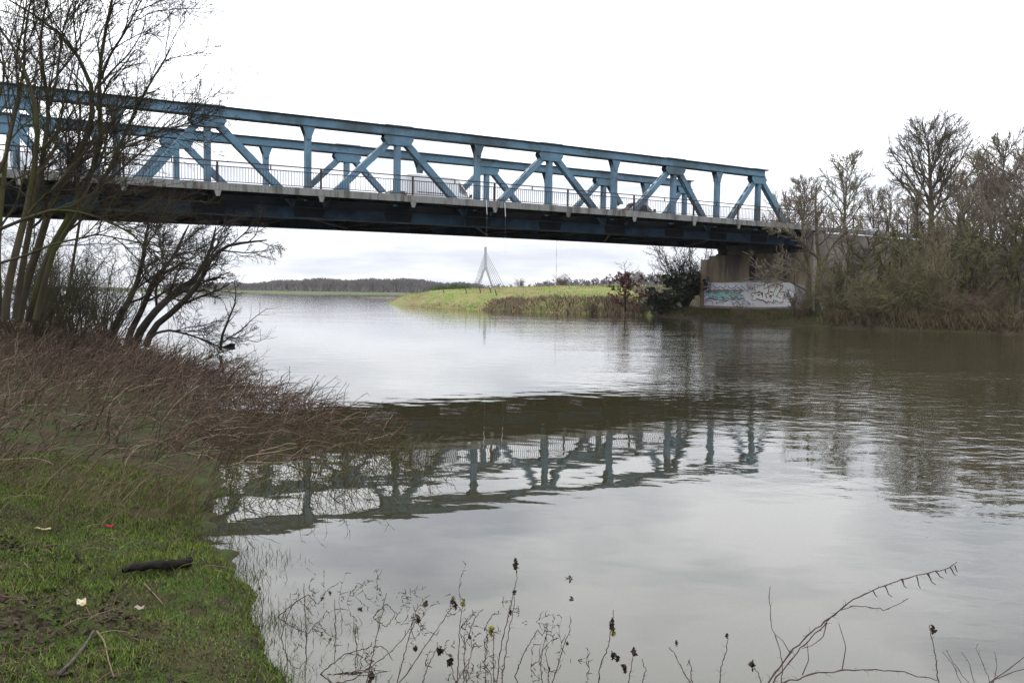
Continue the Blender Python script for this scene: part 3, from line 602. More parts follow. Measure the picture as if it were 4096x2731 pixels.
# ================================================================== VEHICLES ON THE BRIDGE
m_glass = PLAIN('car_glass', (.02, .025, .03), .08, .8); m_tyre = PLAIN('tyre_rubber', (.02, .02, .02), .9); m_rim = PLAIN('rim_metal', (.35, .35, .36), .35, .5, .8)
m_red = PLAIN('tail_light_red', (.5, .02, .04), .3); m_lamp = PLAIN('head_light', (.7, .7, .7), .2); m_trim = PLAIN('black_trim', (.02, .02, .022), .6)
def vehicle(name, label, cat, paint, sect, t, y, heading, wheels, wr, windows, tail_x, mirror_x, extra=None, group='vehicles crossing the bridge', tall=1.0):
    rz = math.pi / 2 - TH + (0 if heading > 0 else math.pi)
    p = b2w(t, y, ZR + .003 + zoff(t)); r = tag(empty(name, p, rz), label, cat, group)
    def ring(s):
        x, z0, zb, zr, w0, wr_ = s; return [(x, -w0 * .94, z0), (x, -w0, (z0 + zb) / 2), (x, -w0 * .985, zb), (x, -wr_, zr - .07), (x, -wr_ * .88, zr), (x, wr_ * .88, zr), (x, wr_, zr - .07), (x, w0 * .985, zb), (x, w0, (z0 + zb) / 2), (x, w0 * .94, z0)]
    vs, fs = [], []
    for s in sect: vs += ring(s)
    n = 10
    for i in range(len(sect) - 1):
        for k in range(n): fs.append((i * n + k, (i + 1) * n + k, (i + 1) * n + (k + 1) % n, i * n + (k + 1) % n))
    fs += [tuple(range(n)), tuple(range((len(sect) - 1) * n + n - 1, (len(sect) - 1) * n - 1, -1))]
    me = bpy.data.meshes.new('body'); me.from_pydata(vs, [], fs); me.update(); me.materials.append(paint); link('body', me, r)
    def interp(x):
        xs = [s[0] for s in sect]; return [np.interp(x, xs, [s[k] for s in sect]) for k in range(6)]
    for kind, xa, xb in windows:
        g = MB(); e = .012
        if kind == 'side':
            for s in (-1, 1):
                A, Bq = interp(xa), interp(xb); q = []; g = MB()
                for (S_, x) in ((A, xa), (Bq, xb)):
                    zb, zr_, w0, w1 = S_[2], S_[3] - .07, S_[4] * .985, S_[5]
                    for f_ in (.10, .86): q.append((x, s * (w0 + (w1 - w0) * f_ + e), zb + (zr_ - zb) * f_))
                g.add(q, [(0, 2, 3, 1)] if s < 0 else [(1, 3, 2, 0)]); g.build('side_window', m_glass, r)
        else:
            A, Bq = interp(xa), interp(xb); q = []
            dx = .03 if kind == 'front' else -.03
            for (S_, x) in ((A, xa), (Bq, xb)):
                for s in (-1, 1): q.append((x + dx, s * S_[5] * .84, S_[3] + .012))
            g.add(q, [(0, 1, 3, 2)]); g.build('windscreen' if kind == 'front' else 'rear_window', m_glass, r)
    for x in wheels:
        for s in (-1, 1):
            wl = MB(); yy = s * (sect[2][4] - .1); wl.tube([(x, yy - .1, wr), (x, yy + .1, wr)], wr, 16); o = wl.build('wheel', m_tyre, r)
            rm = MB(); rm.tube([(x, yy + s * .09, wr), (x, yy + s * .108, wr)], wr * .62, 12); rm.build('rim', m_rim, o)
    for s in (-1, 1):
        tl = MB(); S_ = interp(tail_x[0]); tl.box(tail_x[0] - .035, tail_x[0] + .05, s * S_[4] * .86 - .07, s * S_[4] * .86 + .07, tail_x[1], tail_x[2]); tl.build('tail_light', m_red, r)
        xf_ = sect[-1][0]; hl = MB(); hl.box(xf_ - .1, xf_ + .012, s * sect[-1][4] * .75 - .14, s * sect[-1][4] * .75 + .14, sect[-1][2] - .22, sect[-1][2] - .06); hl.build('headlight', m_lamp, r)
        S_ = interp(mirror_x); mi = MB(); mi.box(mirror_x - .06, mirror_x + .08, s * (S_[4] + .1) - .09, s * (S_[4] + .1) + .09, S_[2] + .02, S_[2] + .2); mi.build('wing_mirror', m_trim, r)
    if extra: extra(r)
    r.scale = (1, 1, tall)
    return r
VAN = [(0, .45, 1.5, 2.50, .92, .80), (.08, .38, 1.5, 2.62, .99, .88), (1.0, .35, 1.5, 2.66, 1.0, .90), (3.6, .35, 1.48, 2.62, 1.0, .89), (4.1, .35, 1.42, 2.44, 1.0, .84), (4.75, .35, 1.3, 1.62, .99, .80), (5.0, .35, 1.2, 1.32, .97, .84), (5.6, .36, 1.0, 1.12, .93, .8), (5.75, .42, .85, .9, .86, .74)]
HATCH = [(0, .45, .75, .8, .74, .66), (.08, .35, .9, 1.0, .82, .68), (.45, .28, .93, 1.36, .87, .62), (1.1, .26, .93, 1.47, .88, .63), (2.3, .26, .92, 1.45, .88, .62), (3.05, .26, .90, 1.02, .87, .66), (3.9, .28, .78, .84, .84, .68), (4.2, .36, .6, .66, .74, .6)]
SALOON = [(0, .45, .8, .9, .74, .66), (.1, .32, .92, 1.02, .83, .7), (.75, .28, .94, 1.08, .88, .68), (1.35, .27, .94, 1.42, .89, .60), (2.6, .27, .93, 1.43, .89, .60), (3.4, .27, .91, 1.0, .88, .68), (4.4, .3, .76, .82, .84, .68), (4.65, .4, .6, .64, .74, .6)]
m_van = M('white_van_paint', (.78, .79, .80), (.72, .73, .75), rough=.35, scale=1, spec=.5)
m_dark = M('dark_grey_car_paint', (.045, .048, .052), (.04, .042, .046), rough=.25, spec=.6)
m_black = M('black_car_paint', (.018, .019, .021), (.014, .015, .017), rough=.2, spec=.6)
m_silver = M('silver_car_paint', (.42, .43, .44), (.38, .39, .40), rough=.3, spec=.6, metallic=.3)
def t_at(xf, o):                        # position along the bridge of a point of the photograph at offset o
    ts = np.linspace(-40, 110, 3001); best = None
    P = np.array([b2w(t, o, 9.0) for t in ts]) - np.array([0, 0, CAM_H]); zc = P @ _F; u = 2048 + FOCAL * (P @ _R) / zc
    return float(np.interp(xf, u, ts))
def van_extra(r):
    c = MB()
    for s in (-1, 1): c.box(.75, 3.3, s * 1.005 - .008, s * 1.005 + .008, 1.36, 1.40); c.box(.5, 4.0, s * 1.005 - .008, s * 1.005 + .008, .6, .68)
    c.build('side_rail', m_trim, r)
vehicle('delivery_van', 'white high-roofed delivery van driving along the bridge', 'van', m_van, VAN, t_at(1606, 2.5), 2.5, 1, (.95, 4.6), .34, (('front', 4.2, 4.72), ('side', 4.0, 4.7)), (.03, 1.0, 1.35), 4.85, van_extra)
vehicle('parked_car'.replace('parked_', 'saloon_'), 'dark grey car just behind the white van', 'car', m_dark, SALOON, t_at(1478, 2.5), 2.5, 1, (.85, 3.75), .31, (('front', 2.65, 3.35), ('rear', .8, 1.3), ('side', 1.4, 2.2), ('side', 2.25, 2.95)), (.02, .72, .9), 3.1)
vehicle('saloon_car', 'dark car whose roof shows above the railing near the middle of the bridge', 'car', m_dark, SALOON, t_at(2268, 6.6), 6.6, -1, (.85, 3.75), .31, (('front', 2.65, 3.35), ('rear', .8, 1.3), ('side', 1.4, 2.2), ('side', 2.25, 2.95)), (.02, .72, .9), 3.1, tall=1.2)
vehicle('hatchback_car', 'black hatchback with red tail lights near the bridge end', 'car', m_black, HATCH, t_at(2478, 2.6), 2.6, 1, (.8, 3.4), .31, (('front', 2.35, 3.0), ('rear', .12, .42), ('side', .5, 1.25), ('side', 1.3, 2.05), ('side', 2.1, 2.8)), (.06, .75, 1.0), 2.85, tall=1.3)
vehicle('delivery_van', 'white van behind the bare trees at the near end of the bridge', 'van', m_van, VAN, t_at(330, 6.5), 6.5, -1, (.95, 4.6), .34, (('front', 4.2, 4.72), ('side', 4.0, 4.7)), (.03, 1.0, 1.35), 4.85, van_extra)
vehicle('estate_car', 'silver car on the embankment road past the bridge end', 'car', m_silver, HATCH, t_at(3455, 2.6), 2.6, 1, (.8, 3.4), .31, (('front', 2.35, 3.0), ('rear', .12, .42), ('side', .5, 1.25), ('side', 1.3, 2.05), ('side', 2.1, 2.8)), (.06, .75, 1.0), 2.85)

# two white rods with thin lines hanging from the deck edge
m_rod = PLAIN('white_rod', (.7, .7, .68), .5); m_string = PLAIN('grey_string', (.3, .3, .31), .7)
for xr, y0, y1, y2, lab in ((1946, 800, 858, 1000, 'white rod with a line hanging from the deck edge, nearer the van'), (2020, 812, 866, 1022, 'white rod with a longer line hanging lower from the deck edge')):
    t = t_at(xr, -CO - .1)
    P0 = b2w(t, -CO - .09, 0); Y = P0[1]
    za, zb, zc = at(xr, y0, Y)[2], at(xr, y1, Y)[2], at(xr, y2, Y)[2]
    r = tag(empty('hanging_rod', (P0[0], P0[1], za)), lab, 'rod', 'rods hanging from the bridge')
    c = MB(); c.tube([(0, 0, 0), (.06, 0, zb - za)], .022, 6); c.build('rod', m_rod, r)
    c = MB(); c.tube([(.06, 0, zb - za), (.06, 0, zc - za)], .004, 4); c.build('line', m_string, r)

# ================================================================== FAR THINGS
m_pyl = M('pale_pylon_concrete', (.22, .215, .215), (.18, .175, .18), scale=.05)
YP = 2450.0
base = atd(1115, 668, YP); py = tag(empty('cable_stayed_bridge', (base[0], base[1], 0)), 'pale cable-stayed bridge pylon on the horizon', 'bridge')
def pl(x, y): p = atd(x, y, YP); return (p[0] - base[0], 0, p[2])
c = MB(); c.bar(pl(1115, 567), pl(1115.5, 618), 7, 7); c.build('pylon_mast', m_pyl, py)
for xq in (1093, 1134):
    c = MB(); a = pl(1115 + (1 if xq > 1115 else -1) * .8, 614); q = pl(xq, 668); c.bar(a, q, 6, 6); c.build('pylon_leg', m_pyl, py)
for k in range(6):
    y = 576 + k * 6.5
    for s, xe in ((-1, 1086 + k * 3.2), (1, 1161 - k * 5.5)):
        c = MB(); c.tube([pl(1115, y), pl(xe, 664)], .75, 5, cap=False); c.build('stay_cable', m_pyl, py)
c = MB(); a, q = pl(1040, 661), pl(1200, 661); c.bar(a, q, 12, 4); c.build('deck', m_pyl, py)
YM = 1700.0; base = atd(1277, 668, YM); top = atd(1277, 520, YM)
ms = tag(empty('transmission_mast', (base[0], base[1], 0)), 'thin red and white transmission mast rising behind the meadow', 'mast')
m_mr, m_mw = PLAIN('mast_red', (.22, .06, .05), .7), PLAIN('mast_white', (.45, .44, .44), .7); nseg = 9
for k in range(nseg):
    z0, z1 = top[2] * k / nseg, top[2] * (k + 1) / nseg; c = MB()
    for sx in (-.55, .55):
        for sy in (-.55, .55): c.box(sx - .16, sx + .16, sy - .16, sy + .16, z0, z1 - .01)
    for j in range(6):
        za, zb = z0 + (z1 - z0) * j / 6, z0 + (z1 - z0) * (j + 1) / 6; c.bar((-.55, -.55, za), (.55, -.55, zb - .02), .14, .14); c.bar((-.55, .55, zb - .02), (.55, .55, za), .14, .14)
    c.build('mast_section', m_mr if k % 2 else m_mw, ms)
# small green and white building between the far trees
YB = 300.0; bb = atd(1408, 668, YB); bl = tag(empty('club_house', (bb[0], bb[1], 0)), 'small white and green building among the far trees', 'building')
m_bw, m_bg, m_bd = PLAIN('white_cladding', (.5, .5, .5), .7), PLAIN('green_trim', (.16, .42, .12), .7), PLAIN('building_glass', (.12, .13, .14), .2)
c = MB(); c.box(-2.6, 2.6, 0, 5, 0, 5.2); c.build('wall', m_bw, bl)
for z in (1.7, 3.6): c = MB(); c.box(-2.9, 2.9, -.12, -.01, z, z + .4); c.build('balcony_band', m_bg, bl)
c = MB(); c.box(-2.9, 2.9, -.4, 5.3, 5.2, 5.45); c.build('roof', m_bg, bl)
for z in (.6, 2.4, 4.2):
    for x in (-1.8, 0, 1.8): c = MB(); c.box(x - .6, x + .6, -.06, -.01, z, z + .9); c.build('window', m_bd, bl)

# ================================================================== TREES
m_bark_l = M('mossy_bark', (.034, .028, .019), (.062, .051, .036), scale=3, rough=.9, bump=.012, bscale=18, c3=(.050, .054, .016), s3=1.1, stretch=(1, 1, .35))
m_twig_l = M('dark_twigs', (.022, .017, .014), (.042, .032, .024), scale=2, rough=.9, c3=(.036, .034, .013), s3=.6)
m_bark_w = M('wet_dark_bark', (.020, .017, .014), (.04, .033, .026), scale=3, rough=.8, bump=.01, bscale=18)
m_bark_r = M('grey_brown_bark', (.065, .052, .039), (.095, .078, .06), scale=1.2, rough=.95, c3=(.08, .08, .028), s3=.4)
m_twig_r = M('grey_brown_twigs', (.15, .118, .094), (.20, .16, .128), scale=.5, rough=.95, c3=(.15, .138, .07), s3=.15)
m_twig_d = M('dark_brown_twigs', (.075, .058, .046), (.11, .085, .066), scale=.5, rough=.95)
m_sap = M('mossy_sapling_bark', (.095, .098, .036), (.065, .06, .034), scale=1.0, rough=.95)
m_shrub = M('olive_shrub_twigs', (.11, .102, .045), (.15, .12, .08), scale=.6, rough=.95)
def jitterY(pts, amp, seed):
    r = np.random.default_rng(seed); d = np.cumsum(r.normal(0, amp, len(pts))); d -= d[0]; return d
def traced(px, Y, r0, r1, n=14, amp=.18, seed=0, zmin=None):
    d = jitterY(px, amp, seed); P = resample([at(x, y, Y + dy) for (x, y), dy in zip(px, d)], n)
    if zmin is not None: P[0, 2] = zmin
    return P, np.linspace(1, 0, n) ** .8 * (r0 - r1) + r1
def traced_tree(name, label, limbs, Y, levels, mats, group=None, seed=1, thick=1.0):
    rng = np.random.default_rng(seed); sets = []; Ps, Rs = [], []
    for k, (px, r0, r1, *rest) in enumerate(limbs):
        P, R = traced(px, Y + (rest[0] if rest else 0), r0 * thick, r1 * thick, seed=seed * 17 + k); Ps.append(P); Rs.append(R)
    P, R = np.stack(Ps), np.stack(Rs); b = P[0, 0].copy(); b[2] = min(b[2], .3); root = tag(empty(name, b), label, 'tree', group)
    tubes([(P, R, 8)], 'trunk', mats[0], root, off=b)
    out = []; cur = (P, R)
    for q in levels:
        q = dict(q); sd_ = q.pop('sides', 3); cur = spawn(*cur, rng=rng, **q); out.append((cur[0], cur[1], sd_))
    tubes(out[:1], 'branches', mats[0], root, off=b); tubes(out[1:], 'crown', mats[1], root, off=b)
    return root
LV = [dict(k=10, s0=.25, ang=.6, length=3.3, n=10, rf=.5, trop=.04, wander=.12, shape=.5, sides=5, rmin=.014, bias=(.20, 0, .10), taper=.4),
      dict(k=8, s0=.15, ang=.6, lenf=.5, n=6, rf=.6, trop=.03, wander=.13, shape=.5, rmin=.0068, sides=4, taper=.5),
      dict(k=6, s0=.12, ang=.55, lenf=.55, n=5, rf=.65, trop=.02, wander=.15, shape=.45, rmin=.0048, taper=.6),
      dict(k=4, s0=.2, ang=.55, lenf=.55, n=4, rf=.75, trop=.01, wander=.18, shape=.4, rmin=.0038, taper=.7)]
GRT = 'bare trees on the near bank'
traced_tree('bare_tree', 'bare tree with two mossy stems forking in front of the bridge, nearest the picture edge',
    [([(20, 1290), (28, 1168), (70, 980), (108, 840), (135, 700), (154, 514), (145, 444), (117, 327), (89, 257), (28, 145), (-20, 90)], .20, .045),
     ([(60, 1290), (75, 1150), (110, 960), (140, 800), (165, 680), (187, 514), (201, 421), (178, 337), (159, 187), (165, 100), (200, -40)], .17, .04, .5),
     ([(201, 430), (225, 330), (240, 210), (250, 120), (290, 10), (330, -90)], .07, .02, .4),
     ([(-20, 925), (94, 878), (210, 836), (327, 850), (421, 878), (491, 915), (547, 948), (585, 1000), (655, 1055)], .085, .02, -.8),
     ([(-20, 1058), (117, 1018), (210, 976), (327, 952), (388, 934), (444, 948), (538, 967), (610, 985)], .07, .015, -.3),
     ([(-40, 760), (20, 640), (50, 500), (80, 380), (60, 250), (90, 120), (110, -20)], .10, .03, .8)], 19.0, LV, (m_bark_l, m_twig_l), GRT, 3, thick=.45)
traced_tree('bare_tree', 'tall leaning bare tree with three stems spreading over the blue truss',
    [([(70, 1300), (108, 1121), (164, 957), (210, 793), (271, 701), (346, 561), (374, 468), (369, 327), (327, 243), (281, 182), (210, 103), (94, 37), (20, -10)], .23, .04),
     ([(110, 1300), (187, 1027), (281, 864), (340, 747), (383, 655), (412, 538), (393, 421), (402, 234), (416, 150), (449, 0), (470, -120)], .22, .045, .3),
     ([(140, 1290), (210, 999), (327, 840), (421, 714), (491, 561), (538, 444), (603, 327), (664, 234), (700, 160)], .17, .02, -.3),
     ([(402, 320), (440, 220), (500, 130), (540, 50), (590, -40)], .08, .02, .3),
     ([(400, 640), (470, 590), (560, 545), (650, 520), (740, 500)], .06, .015, .0)], 21.0, LV, (m_bark_l, m_twig_l), GRT, 5, thick=.46)
traced_tree('bare_tree', 'slender bare tree rising behind the leaning stems at the picture edge',
    [([(0, 1280), (-10, 1000), (10, 760), (30, 560), (70, 400), (100, 280), (95, 140), (130, -30)], .16, .04),
     ([(5, 700), (-30, 560), (-10, 420), (20, 300), (0, 160)], .09, .03),
     ([(260, 1250), (300, 1000), (330, 820), (300, 640), (330, 480), (300, 330), (330, 180), (310, 40)], .09, .02, .6)], 24.0, LV[:3] , (m_bark_l, m_twig_l), GRT, 8, thick=.5)
def c6(*p): return [(x / 2.138, 700 + y / 2.138) for x, y in p]
LVW = [dict(k=9, s0=.25, ang=.55, length=2.3, n=9, rf=.5, trop=.015, wander=.12, shape=.5, sides=5, rmin=.014, bias=(.35, 0, .05), taper=.4),
       dict(k=7, s0=.15, ang=.55, lenf=.5, n=6, rf=.5, trop=.01, wander=.15, shape=.5, rmin=.010, sides=4, taper=.5),
       dict(k=6, s0=.15, ang=.6, lenf=.55, n=5, rf=.6, trop=.0, wander=.18, shape=.5, rmin=.0075, taper=.6),
       dict(k=4, s0=.2, ang=.6, lenf=.55, n=4, rf=.7, trop=.0, wander=.18, shape=.4, rmin=.006, taper=.7)]
traced_tree('willow_tree', 'dark multi-stemmed willow leaning out of the river water',
    [(c6((1075, 1500), (1110, 1350), (1200, 1180), (1270, 1020), (1330, 880), (1420, 780), (1500, 680), (1560, 530), (1620, 420)), .13, .025),
     (c6((1135, 1500), (1200, 1330), (1330, 1160), (1450, 1050), (1550, 950), (1680, 900), (1720, 800), (1800, 650), (1850, 430)), .16, .025, .2),
     (c6((1240, 1480), (1310, 1300), (1480, 1170), (1600, 1050), (1720, 900), (1800, 720), (1900, 620), (2000, 590), (2300, 555)), .13, .02, -.2),
     (c6((925, 1450), (1000, 1250), (1100, 1080), (1170, 930), (1220, 720), (1250, 500), (1290, 330)), .13, .02, .4),
     (c6((1270, 1420), (1330, 1350), (1450, 1325), (1600, 1360), (1750, 1410), (1890, 1480)), .05, .015, -.4),
     (c6((1340, 1130), (1330, 980), (1400, 800), (1380, 640), (1340, 560)), .05, .012, .5)], 30.0, LVW, (m_bark_w, m_bark_w), None, 11)
traced_tree('sunken_branch', 'thin dark branch sticking up from the water beside the leaning willow',
    [(c6((1885, 1500), (1890, 1440), (1900, 1370), (1960, 1220), (2010, 1100), (2020, 1000), (2000, 900)), .05, .01),
     (c6((1890, 1440), (1960, 1390), (2060, 1330), (2160, 1230), (2300, 1130)), .025, .006), (c6((1960, 1390), (2080, 1400), (2200, 1430), (2300, 1380)), .018, .005)], 28.5,
    [dict(k=7, s0=.3, ang=.6, length=.9, n=6, rf=.5, trop=.03, wander=.12, rmin=.006, sides=4), dict(k=4, s0=.2, ang=.6, lenf=.45, n=4, rf=.6, rmin=.004, wander=.15)], (m_bark_w, m_bark_w), None, 13)['category'] = 'branch'

def shrub(name, label, base, stems, height, spread, levels, mat, seed, cat='shrub', group=None, leafmat=None, nleaf=0, leafsize=.1, leafz=(0, 1), lean=(0, 0), r0=.03, link_only=False):
    rng = np.random.default_rng(seed); az = rng.random(stems) * 6.283; a = rng.uniform(.15, 1, stems) * spread
    d = nrm(np.stack([np.cos(az) * a + lean[0], np.sin(az) * a + lean[1], np.ones(stems)], 1)); hh = height * rng.uniform(.6, 1.05, stems)
    p = np.stack([np.cos(az), np.sin(az), np.zeros(stems)], 1) * rng.random((stems, 1)) * .5 * spread; Q = [p]
    for _ in range(8): d = nrm(d + rng.normal(0, .12, (stems, 3)) + np.array([0, 0, .03])); p = p + d * hh[:, None] / 8; Q.append(p)
    P = np.stack(Q, 1); R = np.linspace(1, .25, 9)[None] * r0 * rng.uniform(.6, 1.2, (stems, 1))
    root = tag(empty(name, base), label, cat, group); tubes([(P, R, 5)], 'stems', mat, root)
    sets = []; cur = (P, R)
    for q in levels: q = dict(q); s_ = q.pop('sides', 3); cur = spawn(*cur, rng=rng, **q); sets.append((cur[0], cur[1], s_))
    tubes(sets, 'twigs', mat, root)
    if leafmat:
        A = cur[0].reshape(-1, 3); A = A[(A[:, 2] > leafz[0]) & (A[:, 2] < leafz[1])]; A = A[rng.integers(0, len(A), nleaf)] + rng.normal(0, .12, (nleaf, 3))
        leaves('foliage', A, leafsize, leafmat, root, rng=rng)
    return root
LS = [dict(k=8, s0=.2, ang=.7, lenf=.45, n=6, rf=.55, trop=.03, wander=.18, rmin=.008, sides=4), dict(k=7, s0=.1, ang=.7, lenf=.45, n=5, rf=.6, wander=.2, rmin=.005), dict(k=4, s0=.2, ang=.7, lenf=.5, n=4, rf=.7, wander=.2, rmin=.004)]
m_dshrub = M('dark_shrub_twigs', (.035, .033, .02), (.055, .05, .03), scale=1, rough=.95)
m_ivy = MI('dark_evergreen_leaves', [(.020, .028, .012), (.034, .042, .018), (.055, .058, .026)], rough=.5, spec=.4)
for k, (xd, yd, Y, h_, sp_, lab) in enumerate(((165, 770, 26, 3.4, .75, 'dense dark shrub under the mossy leaning trunks'), (60, 780, 23, 3.0, .8, 'dense dark shrub at the foot of the trees by the picture edge'), (245, 775, 30, 2.6, .7, 'low dark shrub between the trees and the leaning willow'), (110, 740, 31, 4.2, .6, 'taller dark shrub standing behind the leaning trunks'))):
    p = atd(xd, yd, Y); p[2] = max(.2, left_z(np.array([p[0]]), np.array([p[1]]))[0]) if p[2] > -3 else .2
    shrub('shrub', lab, p, 26, h_, sp_, LS, m_dshrub, 30 + k, group='shrubs under the near trees')

# ---- trees on the other bank: five kinds of crown, each grown once
def grow_tree(seed, H, trunk_h, spread, r0, dens=1.0, lean=.02, up=.5, trop=.05, env=None, fork=None):
    rng = np.random.default_rng(seed); n = 12; d = np.array([rng.normal(0, lean), rng.normal(0, lean), 1]); p = np.zeros(3); Q = [p]
    for _ in range(n - 1): d = nrm(d + rng.normal(0, .035, 3) + np.array([0, 0, .05])); p = p + d * H * .86 / (n - 1); Q.append(p)
    P = np.stack(Q)[None]; R = (np.linspace(1, 0, n) ** .9 * .94 + .06)[None] * r0; k1 = int(16 * dens)
    def fit(S):                               # the crown fills a dome: branches end at its surface
        if not env: return S
        Q, R_ = S; c0 = np.array([0, 0, H * env[0]]); rr = np.array([H * env[1], H * env[1], H * env[2]]); lim = 1 + rng.normal(0, .04, len(Q))
        lo, hi = np.full(len(Q), .08), np.ones(len(Q)); st = Q[:, :1]
        for _ in range(7):
            mid = (lo + hi) / 2; T_ = st + (Q - st) * mid[:, None, None]; okk = np.linalg.norm((T_ - c0) / rr, axis=-1).max(1) < lim; lo = np.where(okk, mid, lo); hi = np.where(okk, hi, mid)
        full = np.linalg.norm((Q - c0) / rr, axis=-1).max(1) < lim; f_ = np.where(full, 1.0, lo); keep = f_ > .2
        return (st + (Q - st) * f_[:, None, None])[keep], R_[keep]
    if fork:                                  # short bole that splits into spreading leaders
        P = P * np.array([1, 1, fork]); L1 = fit(spawn(P, R, 15, .5, 1.0, ang=.6, length=H * .62, n=9, rf=.62, trop=.035, wander=.07, shape=.1, rng=rng, rmin=.06, taper=.25))
    else: L1 = fit(spawn(P, R, k1, trunk_h, .98, ang=up, length=spread, n=8, rf=.5, trop=trop, wander=.09, shape=.35, rng=rng, rmin=.05, taper=.4))
    L2 = fit(spawn(*L1, 10, .15, 1, ang=.5, lenf=.42, n=6, rf=.55, trop=.04, wander=.12, shape=.4, rng=rng, rmin=.030, taper=.6))
    L3 = fit(spawn(*L2, 7, .15, 1, ang=.5, lenf=.45, n=5, rf=.6, trop=.03, wander=.14, shape=.4, rng=rng, rmin=.019, taper=.7))
    L4 = fit(spawn(*L3, 5, .2, 1, ang=.55, lenf=.5, n=3, rf=.7, trop=.02, wander=.14, shape=.3, rng=rng, rmin=.012, taper=.8))
    return [(P, R, 8), (*L1, 5), (*L2, 4)], [(*L3, 3), (*L4, 3)]
KINDS = {}
def kind_mesh(key, seed, barkm, twigm, **kw):
    a, b = grow_tree(seed, **kw); t = tubes(a, 'trunk', barkm); c = tubes(b, 'crown', twigm); KINDS[key] = (t.data, c.data, kw['H'])
    for o in (t, c): bpy.data.objects.remove(o)
kind_mesh('round', 41, m_bark_r, m_twig_d, H=16, trunk_h=.30, spread=8.4, r0=.42, dens=2.3, up=.92, trop=.075, env=(.62, .37, .375))
kind_mesh('oval', 42, m_bark_r, m_twig_r, H=14, trunk_h=.22, spread=6.0, r0=.24, dens=1.6, up=.75, trop=.06, env=(.58, .29, .43))
kind_mesh('slim', 43, m_sap, m_twig_r, H=12, trunk_h=.2, spread=4.0, r0=.14, dens=1.4, up=.65)
kind_mesh('wide', 44, m_bark_r, m_twig_r, H=12, trunk_h=.18, spread=6.2, r0=.26, dens=1.6, up=.9, trop=.07, env=(.55, .44, .46))
kind_mesh('sapling', 45, m_sap, m_shrub, H=8, trunk_h=.12, spread=2.0, r0=.11, dens=1.1, up=.65)
kind_mesh('stout', 46, m_bark_r, m_twig_r, H=15, trunk_h=.18, spread=7.0, r0=.28, dens=2.0, up=.8, trop=.06, env=(.56, .36, .45))
def place_tree(key, label, xd, ytop, Y, rz, name='bare_tree', group='bare trees along the far embankment', wide=1.0, zb=None):
    t_, c_, H = KINDS[key]; top = atd(xd, ytop, Y)
    z = right_z(np.array([top[0]]), np.array([top[1]]))[0] if zb is None else zb
    s = (top[2] - z) / (H * .97); r = tag(empty(name, (top[0], top[1], z - .1), rz), label, 'tree', group); r.scale = (s * wide, s * wide, s)
    link('trunk', t_, r); link('crown', c_, r); return r
place_tree('round', 'tallest round-crowned bare tree standing beside the road embankment', 2150, 258, 104, .4, wide=.92)
place_tree('oval', 'bare tree with upright crown just past the bridge end', 1945, 345, 98, 1.2)
place_tree('oval', 'smaller bare tree behind the last truss post', 1850, 402, 104, 2.6, wide=1.1)
place_tree('wide', 'low bushy bare tree behind the railing at the bridge end', 1800, 445, 112, .3)
place_tree('slim', 'thin bare tree left of the tallest round-crowned tree', 2045, 430, 88, 2.0, wide=1.1)
place_tree('stout', 'bare tree with dense crown at the right-hand picture edge', 2325, 300, 84, .9, wide=1.05)
place_tree('oval', 'bare tree with dense crown just right of the tallest tree', 2262, 345, 96, 4.1, wide=1.15)
place_tree('wide', 'spreading bare tree in front of the dense crowns on the right', 2290, 400, 74, 2.4)
place_tree('slim', 'slender mossy tree below the tallest tree', 2110, 430, 80, 3.3, wide=1.15)
place_tree('slim', 'slender mossy tree in front of the dense trees on the right', 2210, 440, 72, 5.1, wide=1.2)
place_tree('stout', 'bare tree half outside the right-hand picture edge', 2400, 330, 72, .2)
def cR(*p): return [(3000 + x / 1.65, 400 + y / 1.65) for x, y in p]
traced_tree('bare_tree', 'two-stemmed mossy tree in front of the abutment wall corner',
    [(cR((450, 1440), (440, 1300), (460, 1050), (440, 950), (440, 830), (430, 700), (440, 560)), .21, .05), (cR((395, 1420), (390, 1300), (395, 1150), (350, 900), (345, 780), (330, 620)), .19, .04, .4),
     (cR((460, 1050), (380, 980), (300, 900), (200, 850)), .09, .02, -.3), (cR((465, 1090), (540, 970), (600, 900), (640, 860)), .10, .025, -.2), (cR((375, 1260), (270, 1200), (150, 1160), (80, 1155)), .08, .02, -.8), (cR((395, 1150), (330, 1110), (270, 1095)), .07, .02, .2), (cR((455, 960), (520, 900), (560, 820)), .08, .02, .3)], 66.0,
    [dict(k=9, s0=.25, ang=.75, length=2.6, n=8, rf=.5, trop=.05, wander=.14, shape=.4, sides=4, rmin=.03, taper=.5), dict(k=7, s0=.15, ang=.65, lenf=.5, n=5, rf=.6, trop=.03, wander=.16, rmin=.02, taper=.6), dict(k=5, s0=.15, ang=.6, lenf=.5, n=4, rf=.7, wander=.18, rmin=.013, taper=.8)], (m_bark_r, m_twig_r), 'bare trees along the far embankment', 19)
place_tree('slim', 'birch-like tree with thin crown in front of the wing wall', 1950, 520, 68, 1.0, wide=.9)
place_tree('oval', 'bare tree standing between the upright-crowned tree and the tallest tree', 2010, 430, 108, 5.2)
place_tree('stout', 'broad bare tree filling the gap behind the tallest tree', 2205, 395, 118, 3.0, wide=1.1)
place_tree('wide', 'broad bare tree low behind the railing below the tallest tree', 2090, 455, 92, 1.6, wide=1.2)
place_tree('wide', 'low spreading tree in the middle of the wooded slope', 2165, 520, 66, .7, wide=1.1)
place_tree('stout', 'dense bare tree in front of the right-hand picture edge', 2350, 410, 63, 4.4, wide=1.0)
